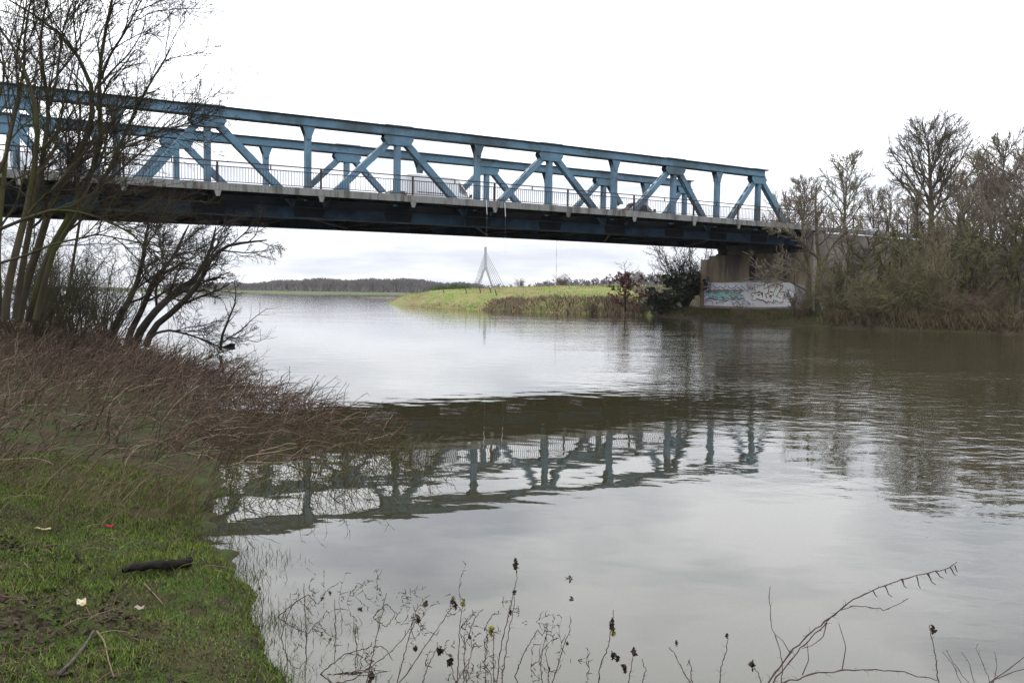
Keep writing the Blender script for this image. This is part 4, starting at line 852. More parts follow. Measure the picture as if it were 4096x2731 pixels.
SAPL = ['leftmost mossy sapling in front of the stairs', 'mossy sapling just right of the stairs', 'mossy sapling among the shrubs below the railing end', 'mossy sapling midway along the wooded slope', 'mossy sapling beneath the tallest round-crowned tree', 'mossy sapling low on the slope near the water', 'mossy sapling below the dense crowns on the right', 'mossy sapling near the right-hand picture edge', 'rightmost mossy sapling on the wooded slope']
for k, (xd, yt, Y) in enumerate(((1935, 590, 64), (1990, 520, 66), (2030, 520, 70), (2080, 500, 66), (2130, 500, 70), (2170, 540, 62), (2225, 490, 64), (2275, 520, 61), (2335, 480, 62))):
    place_tree('sapling', SAPL[k], xd, yt, Y, k * 1.7, 'sapling', 'mossy saplings on the wooded slope', wide=1.25)
# shrubs on the slope: grown once, set out
def proto_shrub(seed, mat, stems=20, h=3, sp=.8):
    r = shrub('shrub', 'x', (0, 0, 0), stems, h, sp, [dict(k=7, s0=.15, ang=.7, lenf=.5, n=5, rf=.55, trop=.02, wander=.2, rmin=.020, sides=3, taper=.5), dict(k=6, s0=.1, ang=.7, lenf=.45, n=4, rf=.6, wander=.2, rmin=.014, taper=.7), dict(k=3, s0=.2, ang=.7, lenf=.5, n=3, rf=.7, wander=.2, rmin=.011, taper=.8)], mat, seed); ch = [(c.name.split('.')[0], c.data) for c in r.children]
    for c in list(r.children): bpy.data.objects.remove(c)
    bpy.data.objects.remove(r); return ch
m_brownshrub = M('brown_bramble_stems', (.14, .105, .072), (.09, .07, .05), scale=.8, rough=.95)
PS = [proto_shrub(61, m_shrub), proto_shrub(62, m_brownshrub), proto_shrub(63, m_shrub, 16, 4, .5)]
rs = np.random.default_rng(77); pts = scatter([(19, 72), (22.5, 62), (31, 54.5), (48, 48), (62, 60), (62, 80), (44, 84), (34, 80), (27, 75)], 66, rs)
tb, ob = w2b(pts[:, 0], pts[:, 1]); ok = ~((tb < 63) & (ob > -10) & (pts[:, 1] > 61.5)) ; pts = pts[ok]
tt = pts[:, 0] / pts[:, 1]; order = np.argsort(tt)
zs = right_z(pts[:, 0], pts[:, 1])
for k, i in enumerate(order):
    x, y = pts[i]; kd = int(rs.integers(0, 3)); xi = 2048 + FOCAL * x / y
    lab = ('olive-twigged tangled shrub', 'brown bramble-like shrub', 'tall narrow olive shrub')[kd] + (' low by the water', ' halfway up the wooded slope', ' high on the wooded slope')[0 if zs[i] < 1.6 else (1 if zs[i] < 4.5 else 2)] + (' beside the abutment' if xi < 3420 else (' below the tallest tree' if xi < 3800 else ' near the right-hand picture edge'))
    r = tag(empty('shrub', (x, y, zs[i] - .05), rs.random() * 6.28), lab, 'shrub', 'tangled shrubs on the wooded slope'); s = rs.uniform(.6, 1.35); r.scale = (s, s, s * rs.uniform(.8, 1.2))
    for nm, me in PS[kd]: link(nm, me, r)

LSF = [dict(k=8, s0=.2, ang=.7, lenf=.45, n=6, rf=.55, trop=.03, wander=.18, rmin=.022, sides=4, taper=.6), dict(k=7, s0=.1, ang=.7, lenf=.45, n=5, rf=.6, wander=.2, rmin=.014, taper=.7), dict(k=4, s0=.2, ang=.7, lenf=.5, n=4, rf=.7, wander=.2, rmin=.010, taper=.8)]
# evergreen bush beside the abutment, red-leaved beech, broom
p = atd(1575, 700, 88); p[2] = right_z(np.array([p[0]]), np.array([p[1]]))[0]
shrub('ivy_bush', 'large dark bush with evergreen lower leaves beside the abutment', p, 28, 7.0, .55, LSF, m_bark_w, 81, cat='bush', leafmat=m_ivy, nleaf=6500, leafsize=.2, leafz=(0, 3.3), r0=.07)
p = atd(1520, 712, 86); p[2] = right_z(np.array([p[0]]), np.array([p[1]]))[0]
shrub('ivy_bush', 'low evergreen bush at the water beside the larger dark bush', p, 16, 2.7, .9, LSF, m_bark_w, 82, cat='bush', leafmat=m_ivy, nleaf=4500, leafsize=.18, leafz=(0, 2.4), r0=.03)
p = atd(1780, 560, 93); 
m_redleaf = MI('rust_red_leaves', [(.13, .045, .04), (.20, .075, .06), (.10, .04, .033), (.26, .12, .085)])
YR_ = 86.0; b_ = atd(1436, 716, YR_); b_[2] = max(.3, right_z(np.array([b_[0]]), np.array([b_[1]]))[0])
rng_ = np.random.default_rng(90); hgt = atd(1430, 600, YR_)[2] - b_[2]
P = resample([(0, 0, 0), (-.05, 0, hgt * .3), (.08, 0, hgt * .6), (-.1, .1, hgt * .85), (-.25, .1, hgt)], 12)[None]; R = np.linspace(.09, .015, 12)[None]
root = tag(empty('beech_tree', b_), 'young beech with rust-red leaves standing at the meadow edge', 'tree'); tubes([(P, R, 6)], 'trunk', m_bark_w, root)
L1 = spawn(P, R, 20, .08, .95, ang=1.2, length=3.0, n=7, rf=.45, trop=.05, wander=.10, shape=.75, rng=rng_, rmin=.016)
L2 = spawn(*L1, 7, .2, 1, ang=.7, lenf=.4, n=5, rf=.6, trop=.02, wander=.12, rng=rng_, rmin=.010); L3 = spawn(*L2, 3, .2, 1, ang=.7, lenf=.5, n=3, rf=.7, rng=rng_, rmin=.008)
tubes([(*L1, 4), (*L2, 3), (*L3, 3)], 'branches', m_bark_w, root)
A = np.concatenate([L2[0].reshape(-1, 3), L3[0].reshape(-1, 3)]); A = A[(A[:, 2] < hgt * .78) & (np.abs(A[:, 0]) < 2.8)]; A = A[rng_.integers(0, len(A), 1500)] + rng_.normal(0, .06, (1500, 3))
leaves('foliage', A, .15, m_redleaf, root, rng=rng_, flat=.5)
m_broom = MI('green_broom_twigs', [(.03, .055, .018), (.05, .085, .025), (.07, .10, .04)])
for k, (xd, yd, Y, lab) in enumerate(((1025, 672, 165, 'green broom bush at the tip of the meadow crest'), (1050, 668, 170, 'second green broom bush, nearer the crest top'), (998, 678, 160, 'small green broom bush lowest on the meadow tip'))):
    p = atd(xd, yd, Y); z = max(.5, p[2]); rr = np.random.default_rng(200 + k); C = rr.normal(0, 1, (900, 3)) * np.array([1.5, 1.2, .25]) * (.6 if k == 2 else 1)
    C[:, 2] = np.abs(C[:, 2]); root = tag(empty('broom_bush', (p[0], p[1], z - .6)), lab, 'bush', 'broom bushes on the meadow tip')
    blades('foliage', C, rr.uniform(1.0, 2.2, 900) * (.7 if k == 2 else 1), .12, m_broom, spread=.5, parent=root, rng=rr)

# ---- far woods: one mass each
m_farwood = M('far_bare_wood', (.15, .13, .125), (.19, .165, .155), scale=.05, rough=1)
def wood(name, label, spots, seed, mat, hmul=1.0, tw=5):
    rng = np.random.default_rng(seed); VV = []
    base_v = []
    for v in range(4):
        a, b = grow_tree(seed * 3 + v, H=10, trunk_h=.15, spread=4.8, r0=.25, dens=.8, up=.85, env=(.55, .42, .45)); S = []
        for P, R, s in (a[0], a[1], a[2], b[0]): S.append((P, np.maximum(R, .035) * 1.3))
        base_v.append(S)
    sets = {}
    for (x, y, z, h) in spots:
        S = base_v[int(rng.integers(0, 4))]; an = rng.random() * 6.28; c_, s_ = math.cos(an), math.sin(an); k = h / 9.2
        for P, R in S:
            q = P.copy(); q = np.stack([P[..., 0] * c_ - P[..., 1] * s_, P[..., 0] * s_ + P[..., 1] * c_, P[..., 2]], -1) * np.array([k * 1.1, k * 1.1, k]) + np.array([x, y, z]); sets.setdefault(P.shape[1], []).append((q, R * max(1, k) * max(1.0, y / 420)))
    o = tubes([(np.concatenate([a for a, _ in v]), np.concatenate([b for _, b in v]), 3) for v in sets.values()], name, mat)
    return tag(o, label, 'wood', kind='stuff')
rw = np.random.default_rng(5); spots = []
for xd in np.arange(540, 1110, 5.0):
    for row in range(3):
        Y = 640 + row * 60 + rw.uniform(-20, 20); ytop = np.interp(xd, [540, 640, 800, 930, 1000, 1060, 1110], [650, 642, 639, 640, 644, 648, 652]) + 3.0 * math.sin(xd * .045) * math.sin(xd * .013 + 1) + rw.uniform(-1.2, 2.5) - row * .6 + 3.5
        top = atd(xd + rw.uniform(-4, 4), ytop, Y); spots.append((top[0], top[1], 1.0, max(4, top[2] - 1.0)))
for xd in np.arange(380, 560, 9.0):
    Y = 600 + rw.uniform(-10, 30); top = atd(xd + rw.uniform(-4, 4), 652 + rw.uniform(-3, 3), Y); spots.append((top[0], top[1], .8, max(3, top[2] - .8)))
wood('far_wood', 'grey bare wood along the far river shore', spots, 6, m_farwood)
spots = []
for xd in np.arange(1180, 1640, 7.0):
    Y = 330 + rw.uniform(-30, 40); ytop = np.interp(xd, [1180, 1240, 1270, 1310, 1350, 1400, 1460, 1510, 1640], [660, 650, 646, 640, 645, 640, 626, 632, 630]) + rw.uniform(-3, 6)
    top = atd(xd + rw.uniform(-3, 3), ytop, Y); spots.append((top[0], top[1], 1.5, max(2.5, top[2] - 1.5)))
for xd in np.arange(1040, 1180, 10.0):
    Y = 420 + rw.uniform(-20, 20); top = atd(xd, 655 + rw.uniform(-3, 2), Y); spots.append((top[0], top[1], 1.2, max(2.5, top[2] - 1.2)))
wood('far_wood', 'low grey wood showing above the meadow crest', spots, 9, m_farwood)
# thick undergrowth at the foot of the far wood keeps the sky from showing between the trunks
m_fund = M('far_undergrowth', (.12, .105, .095), (.15, .13, .115), scale=.1, rough=1); C = []
for xd in np.arange(380, 1110, .5):
    Y = 690 + rw.uniform(-30, 30); p = atd(xd, 668, Y); C.append((p[0], p[1], 1.0))
C = np.array(C); C = np.repeat(C, 5, 0) + rw.normal(0, 1.5, (len(C) * 5, 3)) * np.array([1, 1, 0])
tag(blades('far_undergrowth', C, rw.uniform(2, 7, len(C)), 1.3, m_fund, spread=.5, nseg=2), 'dim undergrowth at the foot of the far wood', 'undergrowth', kind='stuff')

# ================================================================== GROUND COVER
def zl(p): return left_z(p[:, 0], p[:, 1])
def zr(p): return right_z(p[:, 0], p[:, 1])
m_stalk = MI('dead_stalks', [(.036, .025, .019), (.080, .052, .038), (.052, .035, .026), (.13, .092, .068), (.028, .020, .016), (.095, .062, .045), (.25, .195, .14)])
m_dry = MI('dry_grass', [(.11, .08, .045), (.065, .045, .028), (.17, .135, .08), (.085, .06, .036)])
m_green = MI('bank_grass', [(.022, .040, .007), (.055, .090, .012), (.10, .14, .022), (.034, .056, .010), (.15, .16, .05), (.018, .030, .007)])
rg = np.random.default_rng(21)
THICK = [(-3.5, 9.3), (-2.7, 10.3), (-1.85, 11.3), (-1.8, 12.9), (-3.3, 15.6), (-7.4, 21.6), (-12.8, 29.0), (-17, 33), (-26, 33), (-26, 20), (-15, 12), (-8.5, 8.6), (-5, 8.2)]
def stalks(name, label, pts, z, h, lean, seed, mat, r=.0035, n=7, kids=True, wander=.13, leanv=.25, cat='weeds', curl=0):
    rng = np.random.default_rng(seed); B_ = len(pts); p = np.c_[pts, z]
    d = nrm(np.c_[lean[0] + rng.normal(0, leanv, B_), lean[1] + rng.normal(0, leanv, B_), np.ones(B_)]); bend = np.c_[rng.normal(lean[0] * .35, .12, B_), rng.normal(0, .12, B_), -np.abs(rng.normal(.10, .12, B_))]
    Q = [p]
    for _ in range(n - 1): d = nrm(d + bend * .5 + rng.normal(0, wander, (B_, 3))); p = p + d * (h / (n - 1))[:, None]; Q.append(p)
    P = np.stack(Q, 1); R = np.linspace(1, .4, n)[None] * (r * rng.uniform(.7, 1.5, B_))[:, None] * np.maximum(1, pts[:, 1] / 14)[:, None]; sets = [(P, R, 3)]
    if kids:
        C = spawn(P, R, 4, .25, 1, ang=.8, lenf=.34, n=5, rf=.7, trop=.0, wander=.32, rng=rng, rmin=.0034); sets.append((*C, 3))
    return tag(tubes(sets, name, mat), label, cat, kind='stuff')
pts = scatter(THICK, 8500, rg); d = np.hypot(pts[:, 0], pts[:, 1])
z = np.maximum(zl(pts), -.12); hh = rg.uniform(.35, .95, len(pts)) * (.75 + .5 * (vnoise(pts[:, 0], pts[:, 1], 2.5, 9) + .5)) * np.interp(pts[:, 1], [9, 12, 20, 30], [.7, .8, 1.1, 1.4])
stalks('dead_weeds', 'thicket of leaning reddish-brown dead weed stalks on the near bank', pts, z, hh, (.45, -.05), 22, m_stalk, r=.0062)
# a low tangle lying between the stalks
pts = scatter(THICK, 4000, rg); z = np.maximum(zl(pts), 0) + .03
stalks('fallen_stalks', 'matted fallen brown stalks at the foot of the weeds', pts, z, rg.uniform(.3, .9, len(pts)), (2.0, .2), 23, m_stalk, r=.006, kids=False, wander=.2, leanv=1.2)
# sparse stems standing in the shallow water in front of it
SH = [(-3.2, 7.6), (-2.0, 8.3), (-1.0, 9.6), (-.8, 11), (-1.8, 11.6), (-2.6, 10.4), (-3.5, 9.4), (-3.7, 8.3)]
pts = scatter(SH, 330, rg)
stalks('shallow_water_stems', 'sparse thin stems standing in the shallow water by the bank', pts, np.full(len(pts), -.05), rg.uniform(.2, .6, len(pts)), (.35, 0), 24, MI('green_brown_stems', [(.045, .03, .024), (.06, .055, .02), (.03, .022, .018), (.12, .13, .04)]), r=.003)
pts = scatter([(-1.15, 4.75), (-.2, 4.5), (.5, 4.7), (.2, 5.6), (-.6, 6.3), (-1.5, 6.1)], 90, rg)
stalks('fine_dry_stems', 'fine dry stems and grass standing in the shallow water near the turf corner', pts, np.full(len(pts), -.04), rg.uniform(.05, .26, len(pts)), (.25, 0), 27, MI('fine_stem_brown', [(.03, .022, .018), (.06, .042, .032), (.045, .04, .02)]), r=.0016, leanv=.5, cat='stems')
# tall straw stalks along the edge of the turf
ED = [(-9, 7.6), (-5, 8.0), (-3.2, 8.6), (-2.75, 7.6), (-3.4, 6.6), (-6, 6.0), (-9, 5.5)]
pts = scatter(ED, 1500, rg); w_ = rg.random(len(pts)) < sstep(5.6, 8.0, pts[:, 1]); pts = pts[w_]
stalks('straw_grass', 'straw-coloured grass stalks at the edge of the green turf', pts, zl(pts), rg.uniform(.2, .65, len(pts)), (.35, 0), 25, m_dry, r=.0028, kids=False, cat='grass')
# turf
TURF = [(.3, 2.4), (.0, 3.4), (-1.1, 4.5), (-1.55, 5.6), (-1.95, 6.2), (-2.5, 7.0), (-2.85, 7.9), (-3.3, 9.0), (-7, 9.2), (-9, 7), (-7, 4), (-4, 1.8)]
pts = scatter(TURF, 120000, rg); dens = vnoise(pts[:, 0], pts[:, 1], .55, 11) + .5 * vnoise(pts[:, 0], pts[:, 1], .2, 12) + .72 - .40 * sstep(-1.6, -3.4, pts[:, 0]) * sstep(6.2, 4.6, pts[:, 1])
keep = rg.random(len(pts)) < np.clip(dens * 1.6 + .2, .04, 1); pts = pts[keep]; hh = rg.uniform(.012, .055, len(pts)) * (1 + .8 * np.clip(vnoise(pts[:, 0], pts[:, 1], .4, 13) * 2, -.5, 1))
zt = zl(pts); kk = zt > -.02; pts, hh = pts[kk], hh[kk]
tag(blades('grass', np.c_[pts, zl(pts) - .005], hh, .0075, m_green, spread=1.2, nseg=2, rng=rg), 'short green turf on the near bank', 'grass', kind='stuff')
pts = scatter(TURF, 260000, rg); zt = zl(pts); keep = (rg.random(len(pts)) < np.clip(.85 + 2.2 * (vnoise(pts[:, 0], pts[:, 1], .55, 11) + .4 * vnoise(pts[:, 0], pts[:, 1], .16, 14)), .4, 1)) & (zt > -.012); pts, zt = pts[keep], zt[keep]
tag(blades('moss', np.c_[pts, zt - .004], rg.uniform(.006, .03, len(pts)), .010, MI('turf_moss', [(.020, .038, .006), (.05, .088, .012), (.10, .14, .018), (.03, .052, .008), (.14, .155, .04), (.035, .028, .014), (.022, .018, .010)]), spread=1.6, nseg=1, rng=rg), 'low mossy growth between the grass blades', 'moss', kind='stuff')
# a few blades and bits standing in the water off the edge
ring = scatter([(.6, 3.2), (1.2, 3.9), (-.3, 5.2), (-.9, 6.2), (-1.6, 7.6), (-2.4, 9.0), (-3.6, 9.2), (-3.2, 6.5), (-2.3, 5.0), (-1.2, 3.2)], 60000, rg)
zt = zl(ring); ring = ring[(zt > -.16) & (zt < .03) & (rg.random(len(ring)) < np.exp(-np.abs(zt) / .045) * (.25 + 1.3 * np.clip(vnoise(ring[:, 0], ring[:, 1], .3, 31) + .3, 0, 1)))]
tag(blades('water_edge_grass', np.c_[ring, np.full(len(ring), -.02)], rg.uniform(.03, .12, len(ring)), .006, MI('wet_grass', [(.03, .045, .012), (.06, .08, .02), (.05, .035, .02)]), spread=1.4, nseg=2, rng=rg), 'wet grass blades breaking the water along the turf', 'grass', kind='stuff')
# leaf litter and bare muddy bits in the corner
m_litter = MI('dead_leaf_litter', [(.022, .016, .012), (.04, .028, .019), (.065, .047, .033), (.016, .013, .011)])
pts = scatter([(-.9, 2.3), (-1.5, 4.2), (-2.3, 5.2), (-3.4, 6.3), (-8, 7), (-7, 3), (-3, 1.5)], 22000, rg); pts = pts[rg.random(len(pts)) < np.clip(.30 - 1.2 * vnoise(pts[:, 0], pts[:, 1], .55, 11), 0, 1)]
tag(leaves('leaf_litter', np.c_[pts, zl(pts) + .014], .028, m_litter, rng=rg, flat=.6), 'brown leaf litter scattered through the turf', 'leaves', kind='stuff')
pts = scatter([(-.6, 2.6), (-1.2, 4.4), (-2.3, 6.6), (-3.1, 8.0), (-7, 8), (-7, 3), (-3, 1.5)], 300, rg)
stalks('dead_stems', 'dry pale stems lying across the turf', pts, zl(pts) + .03, rg.uniform(.06, .25, len(pts)), (1.2, .3), 26, m_dry, r=.0028, kids=False, leanv=1.5, cat='stems')

# meadow and far bank cover
m_mg = MI('meadow_grass', [(.10, .20, .018), (.26, .23, .095), (.28, .23, .11), (.17, .22, .04), (.30, .25, .13), (.21, .18, .08)])
MEAD = [(13, 89), (2, 99), (-9, 117), (-20, 146), (-12, 160), (10, 170), (40, 160), (34, 110), (20, 92)]
pts = scatter(MEAD, 26000, rg); zz_ = zr(pts); kk = zz_ > .5; pts, zz_ = pts[kk], zz_[kk]
tag(blades('meadow_grass', np.c_[pts, zz_ - .05], rg.uniform(.06, .26, len(pts)), .10, m_mg, spread=.9, nseg=2, rng=rg), 'green and straw grass covering the riverside meadow', 'grass', kind='stuff')
m_weed = MI('brown_shore_weeds', [(.19, .14, .10), (.14, .10, .072), (.25, .195, .135), (.12, .085, .062)])
def shore_strip(path, n, wid, seed):
    r = np.random.default_rng(seed); p = np.array(path, float); i = r.integers(0, len(p) - 1, n); t = r.random((n, 1)); q = p[i] * (1 - t) + p[i + 1] * t; return q + r.random((n, 1)) * np.array(wid)[None] + r.normal(0, .3, (n, 2))
q = np.concatenate([shore_strip([(13.5, 88), (10.2, 91.2), (1.1, 98), (-3, 105)], 11000, (.8, 5.4), 1) - np.array([.5, .7]), shore_strip([(-3, 105), (-10.4, 117.5), (-16, 130)], 2600, (.8, 2.5), 2) - np.array([.5, .7])])
zz_ = zr(q); kk = zz_ > -.15; q, zz_ = q[kk], zz_[kk]
hm = np.interp(q[:, 0], [-16, -6, 0, 6, 14], [.25, .28, .5, .7, .7])
tag(blades('shore_weeds', np.c_[q, zz_ - .05], rg.uniform(.25, 1.3, len(q)) * hm, .08, m_weed, spread=1.1, nseg=3, bend=.8, rng=rg), 'brown dead weeds along the meadow shore', 'weeds', kind='stuff')
q = shore_strip([(46, 47.5), (31.4, 53.3), (28.7, 56.1), (25.5, 58.4), (22.2, 61)], 5200, (.9, 3.0), 3); zz_ = zr(q); kk = zz_ > .02; q, zz_ = q[kk], zz_[kk]
tag(blades('bank_grass', np.c_[q, zz_ - .05], rg.uniform(.3, .9, len(q)), .06, MI('tan_bank_grass', [(.11, .08, .048), (.08, .058, .036), (.14, .108, .064), (.06, .046, .03)]), lean=(-.2, -.5), spread=.9, nseg=3, rng=rg), 'tan dry grass hanging over the far bank edge', 'grass', kind='stuff')
q = shore_strip([(22.2, 61), (19.9, 68.5), (16.8, 77), (14, 87)], 5200, (2.6, 1.6), 4); zz_ = zr(q); kk = zz_ > .02; q, zz_ = q[kk], zz_[kk]
tag(blades('bank_grass', np.c_[q, zz_ - .03], rg.uniform(.12, .42, len(q)), .05, MI('olive_bank_grass', [(.06, .06, .022), (.085, .075, .03), (.045, .04, .02), (.09, .10, .03)]), spread=1.0, nseg=2, rng=rg), 'short olive grass below the graffiti wall', 'grass', kind='stuff')
pts = scatter([(22.5, 61.5), (31, 54.5), (60, 46), (75, 75), (46, 88), (34, 84), (27, 78)], 3600, rg); tb, ob = w2b(pts[:, 0], pts[:, 1]); zz_ = zr(pts); kk = (zz_ > .3) & (ob < -3.2); pts, zz_ = pts[kk], zz_[kk]
stalks('undergrowth', 'dense brown and olive undergrowth on the wooded slope', pts, zz_, rg.uniform(.5, 1.9, len(pts)), (0, 0), 28, MI('slope_undergrowth', [(.06, .052, .024), (.075, .055, .036), (.035, .03, .018), (.11, .10, .04), (.13, .095, .07)]), r=.0055, kids=True, leanv=.45, cat='undergrowth')
q = np.random.default_rng(3).normal(0, 1, (500, 2)) * np.array([9, 4]) + np.array([-28, 272]); 
tag(blades('spit_weeds', np.c_[q, np.full(len(q), .1)], rg.uniform(.3, 1.0, len(q)), .2, m_weed, spread=.6, nseg=2, rng=rg), 'sparse brown weeds on the low spit', 'weeds', kind='stuff')
# bare bushes on the meadow crest and shore
for k, (xd, yd, Y, h_, lab) in enumerate(((1195, 664, 150, 1.7, 'leafless bush on the meadow crest right of the pylon'), (1290, 664, 150, 2.3, 'leafless bush on the meadow crest beside the thin mast'), (1700, 735, 69, 1.6, 'small brown bush at the water below the graffiti'), (1840, 745, 66, 2.2, 'brown bush at the water in front of the wall corner'), (1480, 728, 87, 1.6, 'thin brown bush standing at the waterline by the beech'), (1360, 718, 92, 1.3, 'low brown bush in the shore weeds left of the beech'))):
    p = atd(xd, yd, Y); z = max(.05, right_z(np.array([p[0]]), np.array([p[1]]))[0])
    r = tag(empty('bush', (p[0], p[1], z - .05), k * 1.3), lab, 'bush'); s = h_ / 3.0; r.scale = (s, s, s)
    for nm, me in PS[1]: link(nm, me, r)
# fence posts along the meadow
m_post = M('old_fence_wood', (.06, .05, .04), (.10, .085, .07), scale=6, rough=.9, stretch=(1, 1, .2))
F1 = ['leftmost leaning fence post near the meadow tip', 'second leaning fence post from the meadow tip', 'third fence post from the meadow tip', 'fourth fence post from the meadow tip', 'fifth fence post from the meadow tip, leaning left', 'sixth fence post, standing at the water edge']
for k, (xf, yb, yt, ln, Y) in enumerate(((1777, 1214, 1193, -.3, 132), (1868, 1213, 1194, -.35, 122), (1923, 1218, 1196, -.25, 118), (1965, 1214, 1200, -.3, 117), (1987, 1224, 1203, -.3, 112), (2019, 1238, 1218, .05, 101))):
    a = at(xf, yb, Y); t = at(xf, yt, Y); h_ = max(.8, t[2] - a[2]); z = right_z(np.array([a[0]]), np.array([a[1]]))[0]
    r = tag(empty('fence_post', (a[0], a[1], z - .1)), F1[k], 'post', 'old fence posts along the meadow'); c = MB(); c.tube([(0, 0, 0), (ln * h_, 0, h_ + .1)], [.07, .06], 7); o = c.build('post', m_post, r)
for k, (xf, yb, yt, Y, lab) in enumerate(((2558, 1200, 1172, 93, 'thick wooden stake right of the rust-red beech'), (2566, 1198, 1165, 94, 'thinner stake beside the thick stake by the beech'), (2418, 1215, 1187, 92, 'weathered post in the shore weeds left of the beech'))):
    a = at(xf, yb, Y); z = right_z(np.array([a[0]]), np.array([a[1]]))[0]; h_ = at(xf, yt, Y)[2] - at(xf, yb, Y)[2]
    r = tag(empty('fence_post', (a[0], a[1], z - .1)), lab, 'post', 'stakes by the beech'); c = MB(); c.tube([(0, 0, 0), (.03, 0, h_ + .5)], [.12 if k == 0 else .07, .10 if k == 0 else .06], 8); c.build('post', m_post, r)

# ================================================================== SMALL THINGS ON THE NEAR BANK
def onbank(xd, yd):                       # a place on the near bank seen at a point of the photograph
    z = .35
    for _ in range(12): p = groundd(xd, yd, z); z = float(left_z(np.array([p[0]]), np.array([p[1]]))[0])
    return groundd(xd, yd, z)
m_log = M('rotten_wet_wood', (.008, .007, .006), (.02, .017, .014), scale=6, rough=.85, bump=.01, bscale=30, stretch=(1, 1, 1))
a, b_ = onbank(282, 1326), onbank(438, 1304); L_ = np.linalg.norm(b_ - a); rr = np.random.default_rng(4)
c = MB(); cen = [a + (b_ - a) * t + np.array([0, 0, .05 + .008 * math.sin(t * 5)]) for t in np.linspace(0, 1, 11)]
c.tube([p - a for p in cen], [.010, .022, .026, .021, .029, .034, .028, .036, .031, .037, .022], 9); o = tag(c.build('driftwood_log', m_log, None, a, smooth=True), 'black rotten log lying on the turf at the water edge', 'log')
me = o.data
for v in me.vertices: v.co.x += rr.normal(0, .008); v.co.z += rr.normal(0, .006); v.co.y += rr.normal(0, .006)
def stick(lab, pts, r0, mat):
    W = [onbank(*q) + np.array([0, 0, .02]) for q in pts]; c = MB(); c.tube([p - W[0] for p in resample(W, 10)], list(np.linspace(r0, r0 * .5, 10)), 6); return tag(c.build('stick', mat, None, W[0], smooth=True), lab, 'stick', 'sticks on the turf')
m_stick = M('grey_stick_bark', (.05, .042, .036), (.10, .085, .07), scale=12, rough=.9)
stick('short crooked dark stick left of the black log', [(172, 1272), (182, 1290), (196, 1300), (211, 1314)], .012, m_log)
stick('long grey stick lying towards the bottom edge', [(132, 1560), (165, 1528), (195, 1490), (216, 1455)], .011, m_stick)
stick('thin curved pale stick near the bottom of the turf', [(222, 1456), (240, 1480), (248, 1520), (262, 1566)], .006, m_dry)
stick('thin pale stick angled below the black log', [(330, 1345), (352, 1368), (376, 1395)], .005, m_dry)
def litter(lab, xd, yd, sx, sy, cols, rz, name):
    p = onbank(xd, yd) + np.array([0, 0, .035]); n = 7; V = []
    for j in range(n):
        for i in range(n):
            u, v = i / (n - 1) - .5, j / (n - 1) - .5; V.append((u * sx, v * sy, .006 * math.sin(u * 9 + 1) * math.cos(v * 7) + .012 * abs(u + .3 * v)))
    q = [(j * n + i, j * n + i + 1, (j + 1) * n + i + 1, (j + 1) * n + i) for j in range(n - 1) for i in range(n - 1)]
    me = mesh_np(name, V, quads=q, mat=cols); o = tag(link(name, me), lab, 'litter', 'litter on the turf'); o.location = p; o.rotation_euler = (.25, .1, rz)
    s = o.modifiers.new('thick', 'SOLIDIFY'); s.thickness = .002; return o
m_pack = M('yellow_white_wrapper', (.34, .33, .29), (.30, .21, .05), scale=30, rough=.4, lo=.5, hi=.55, local=True)
litter('crumpled bright red wrapper on the turf', 252, 1217, .06, .032, M('red_foil', (.34, .012, .04), (.20, .01, .02), rough=.3, scale=20), .4, 'red_wrapper')
litter('white and yellow wrapper lying low on the turf', 187, 1396, .05, .065, m_pack, .5, 'paper_wrapper')
litter('narrow pale yellow strip of litter high on the turf', 98, 1224, .12, .018, M('pale_yellow_paper', (.42, .40, .20), (.30, .27, .12), scale=12, rough=.6), .15, 'paper_strip')
litter('small pale shard of litter below the black log', 320, 1408, .055, .028, M('pale_shard', (.32, .26, .22), (.2, .16, .13), scale=12, rough=.6), -.1, 'plastic_shard')
p = groundd(528, 796); c = MB(); c.prism([(-.42, -.05), (.12, -.06), (.18, .10), (.05, .13), (-.1, .06)], -.15, .12); tag(c.build('driftwood_chunk', m_log, None, p), 'dark chunk of driftwood floating beside the sunken branch', 'driftwood')

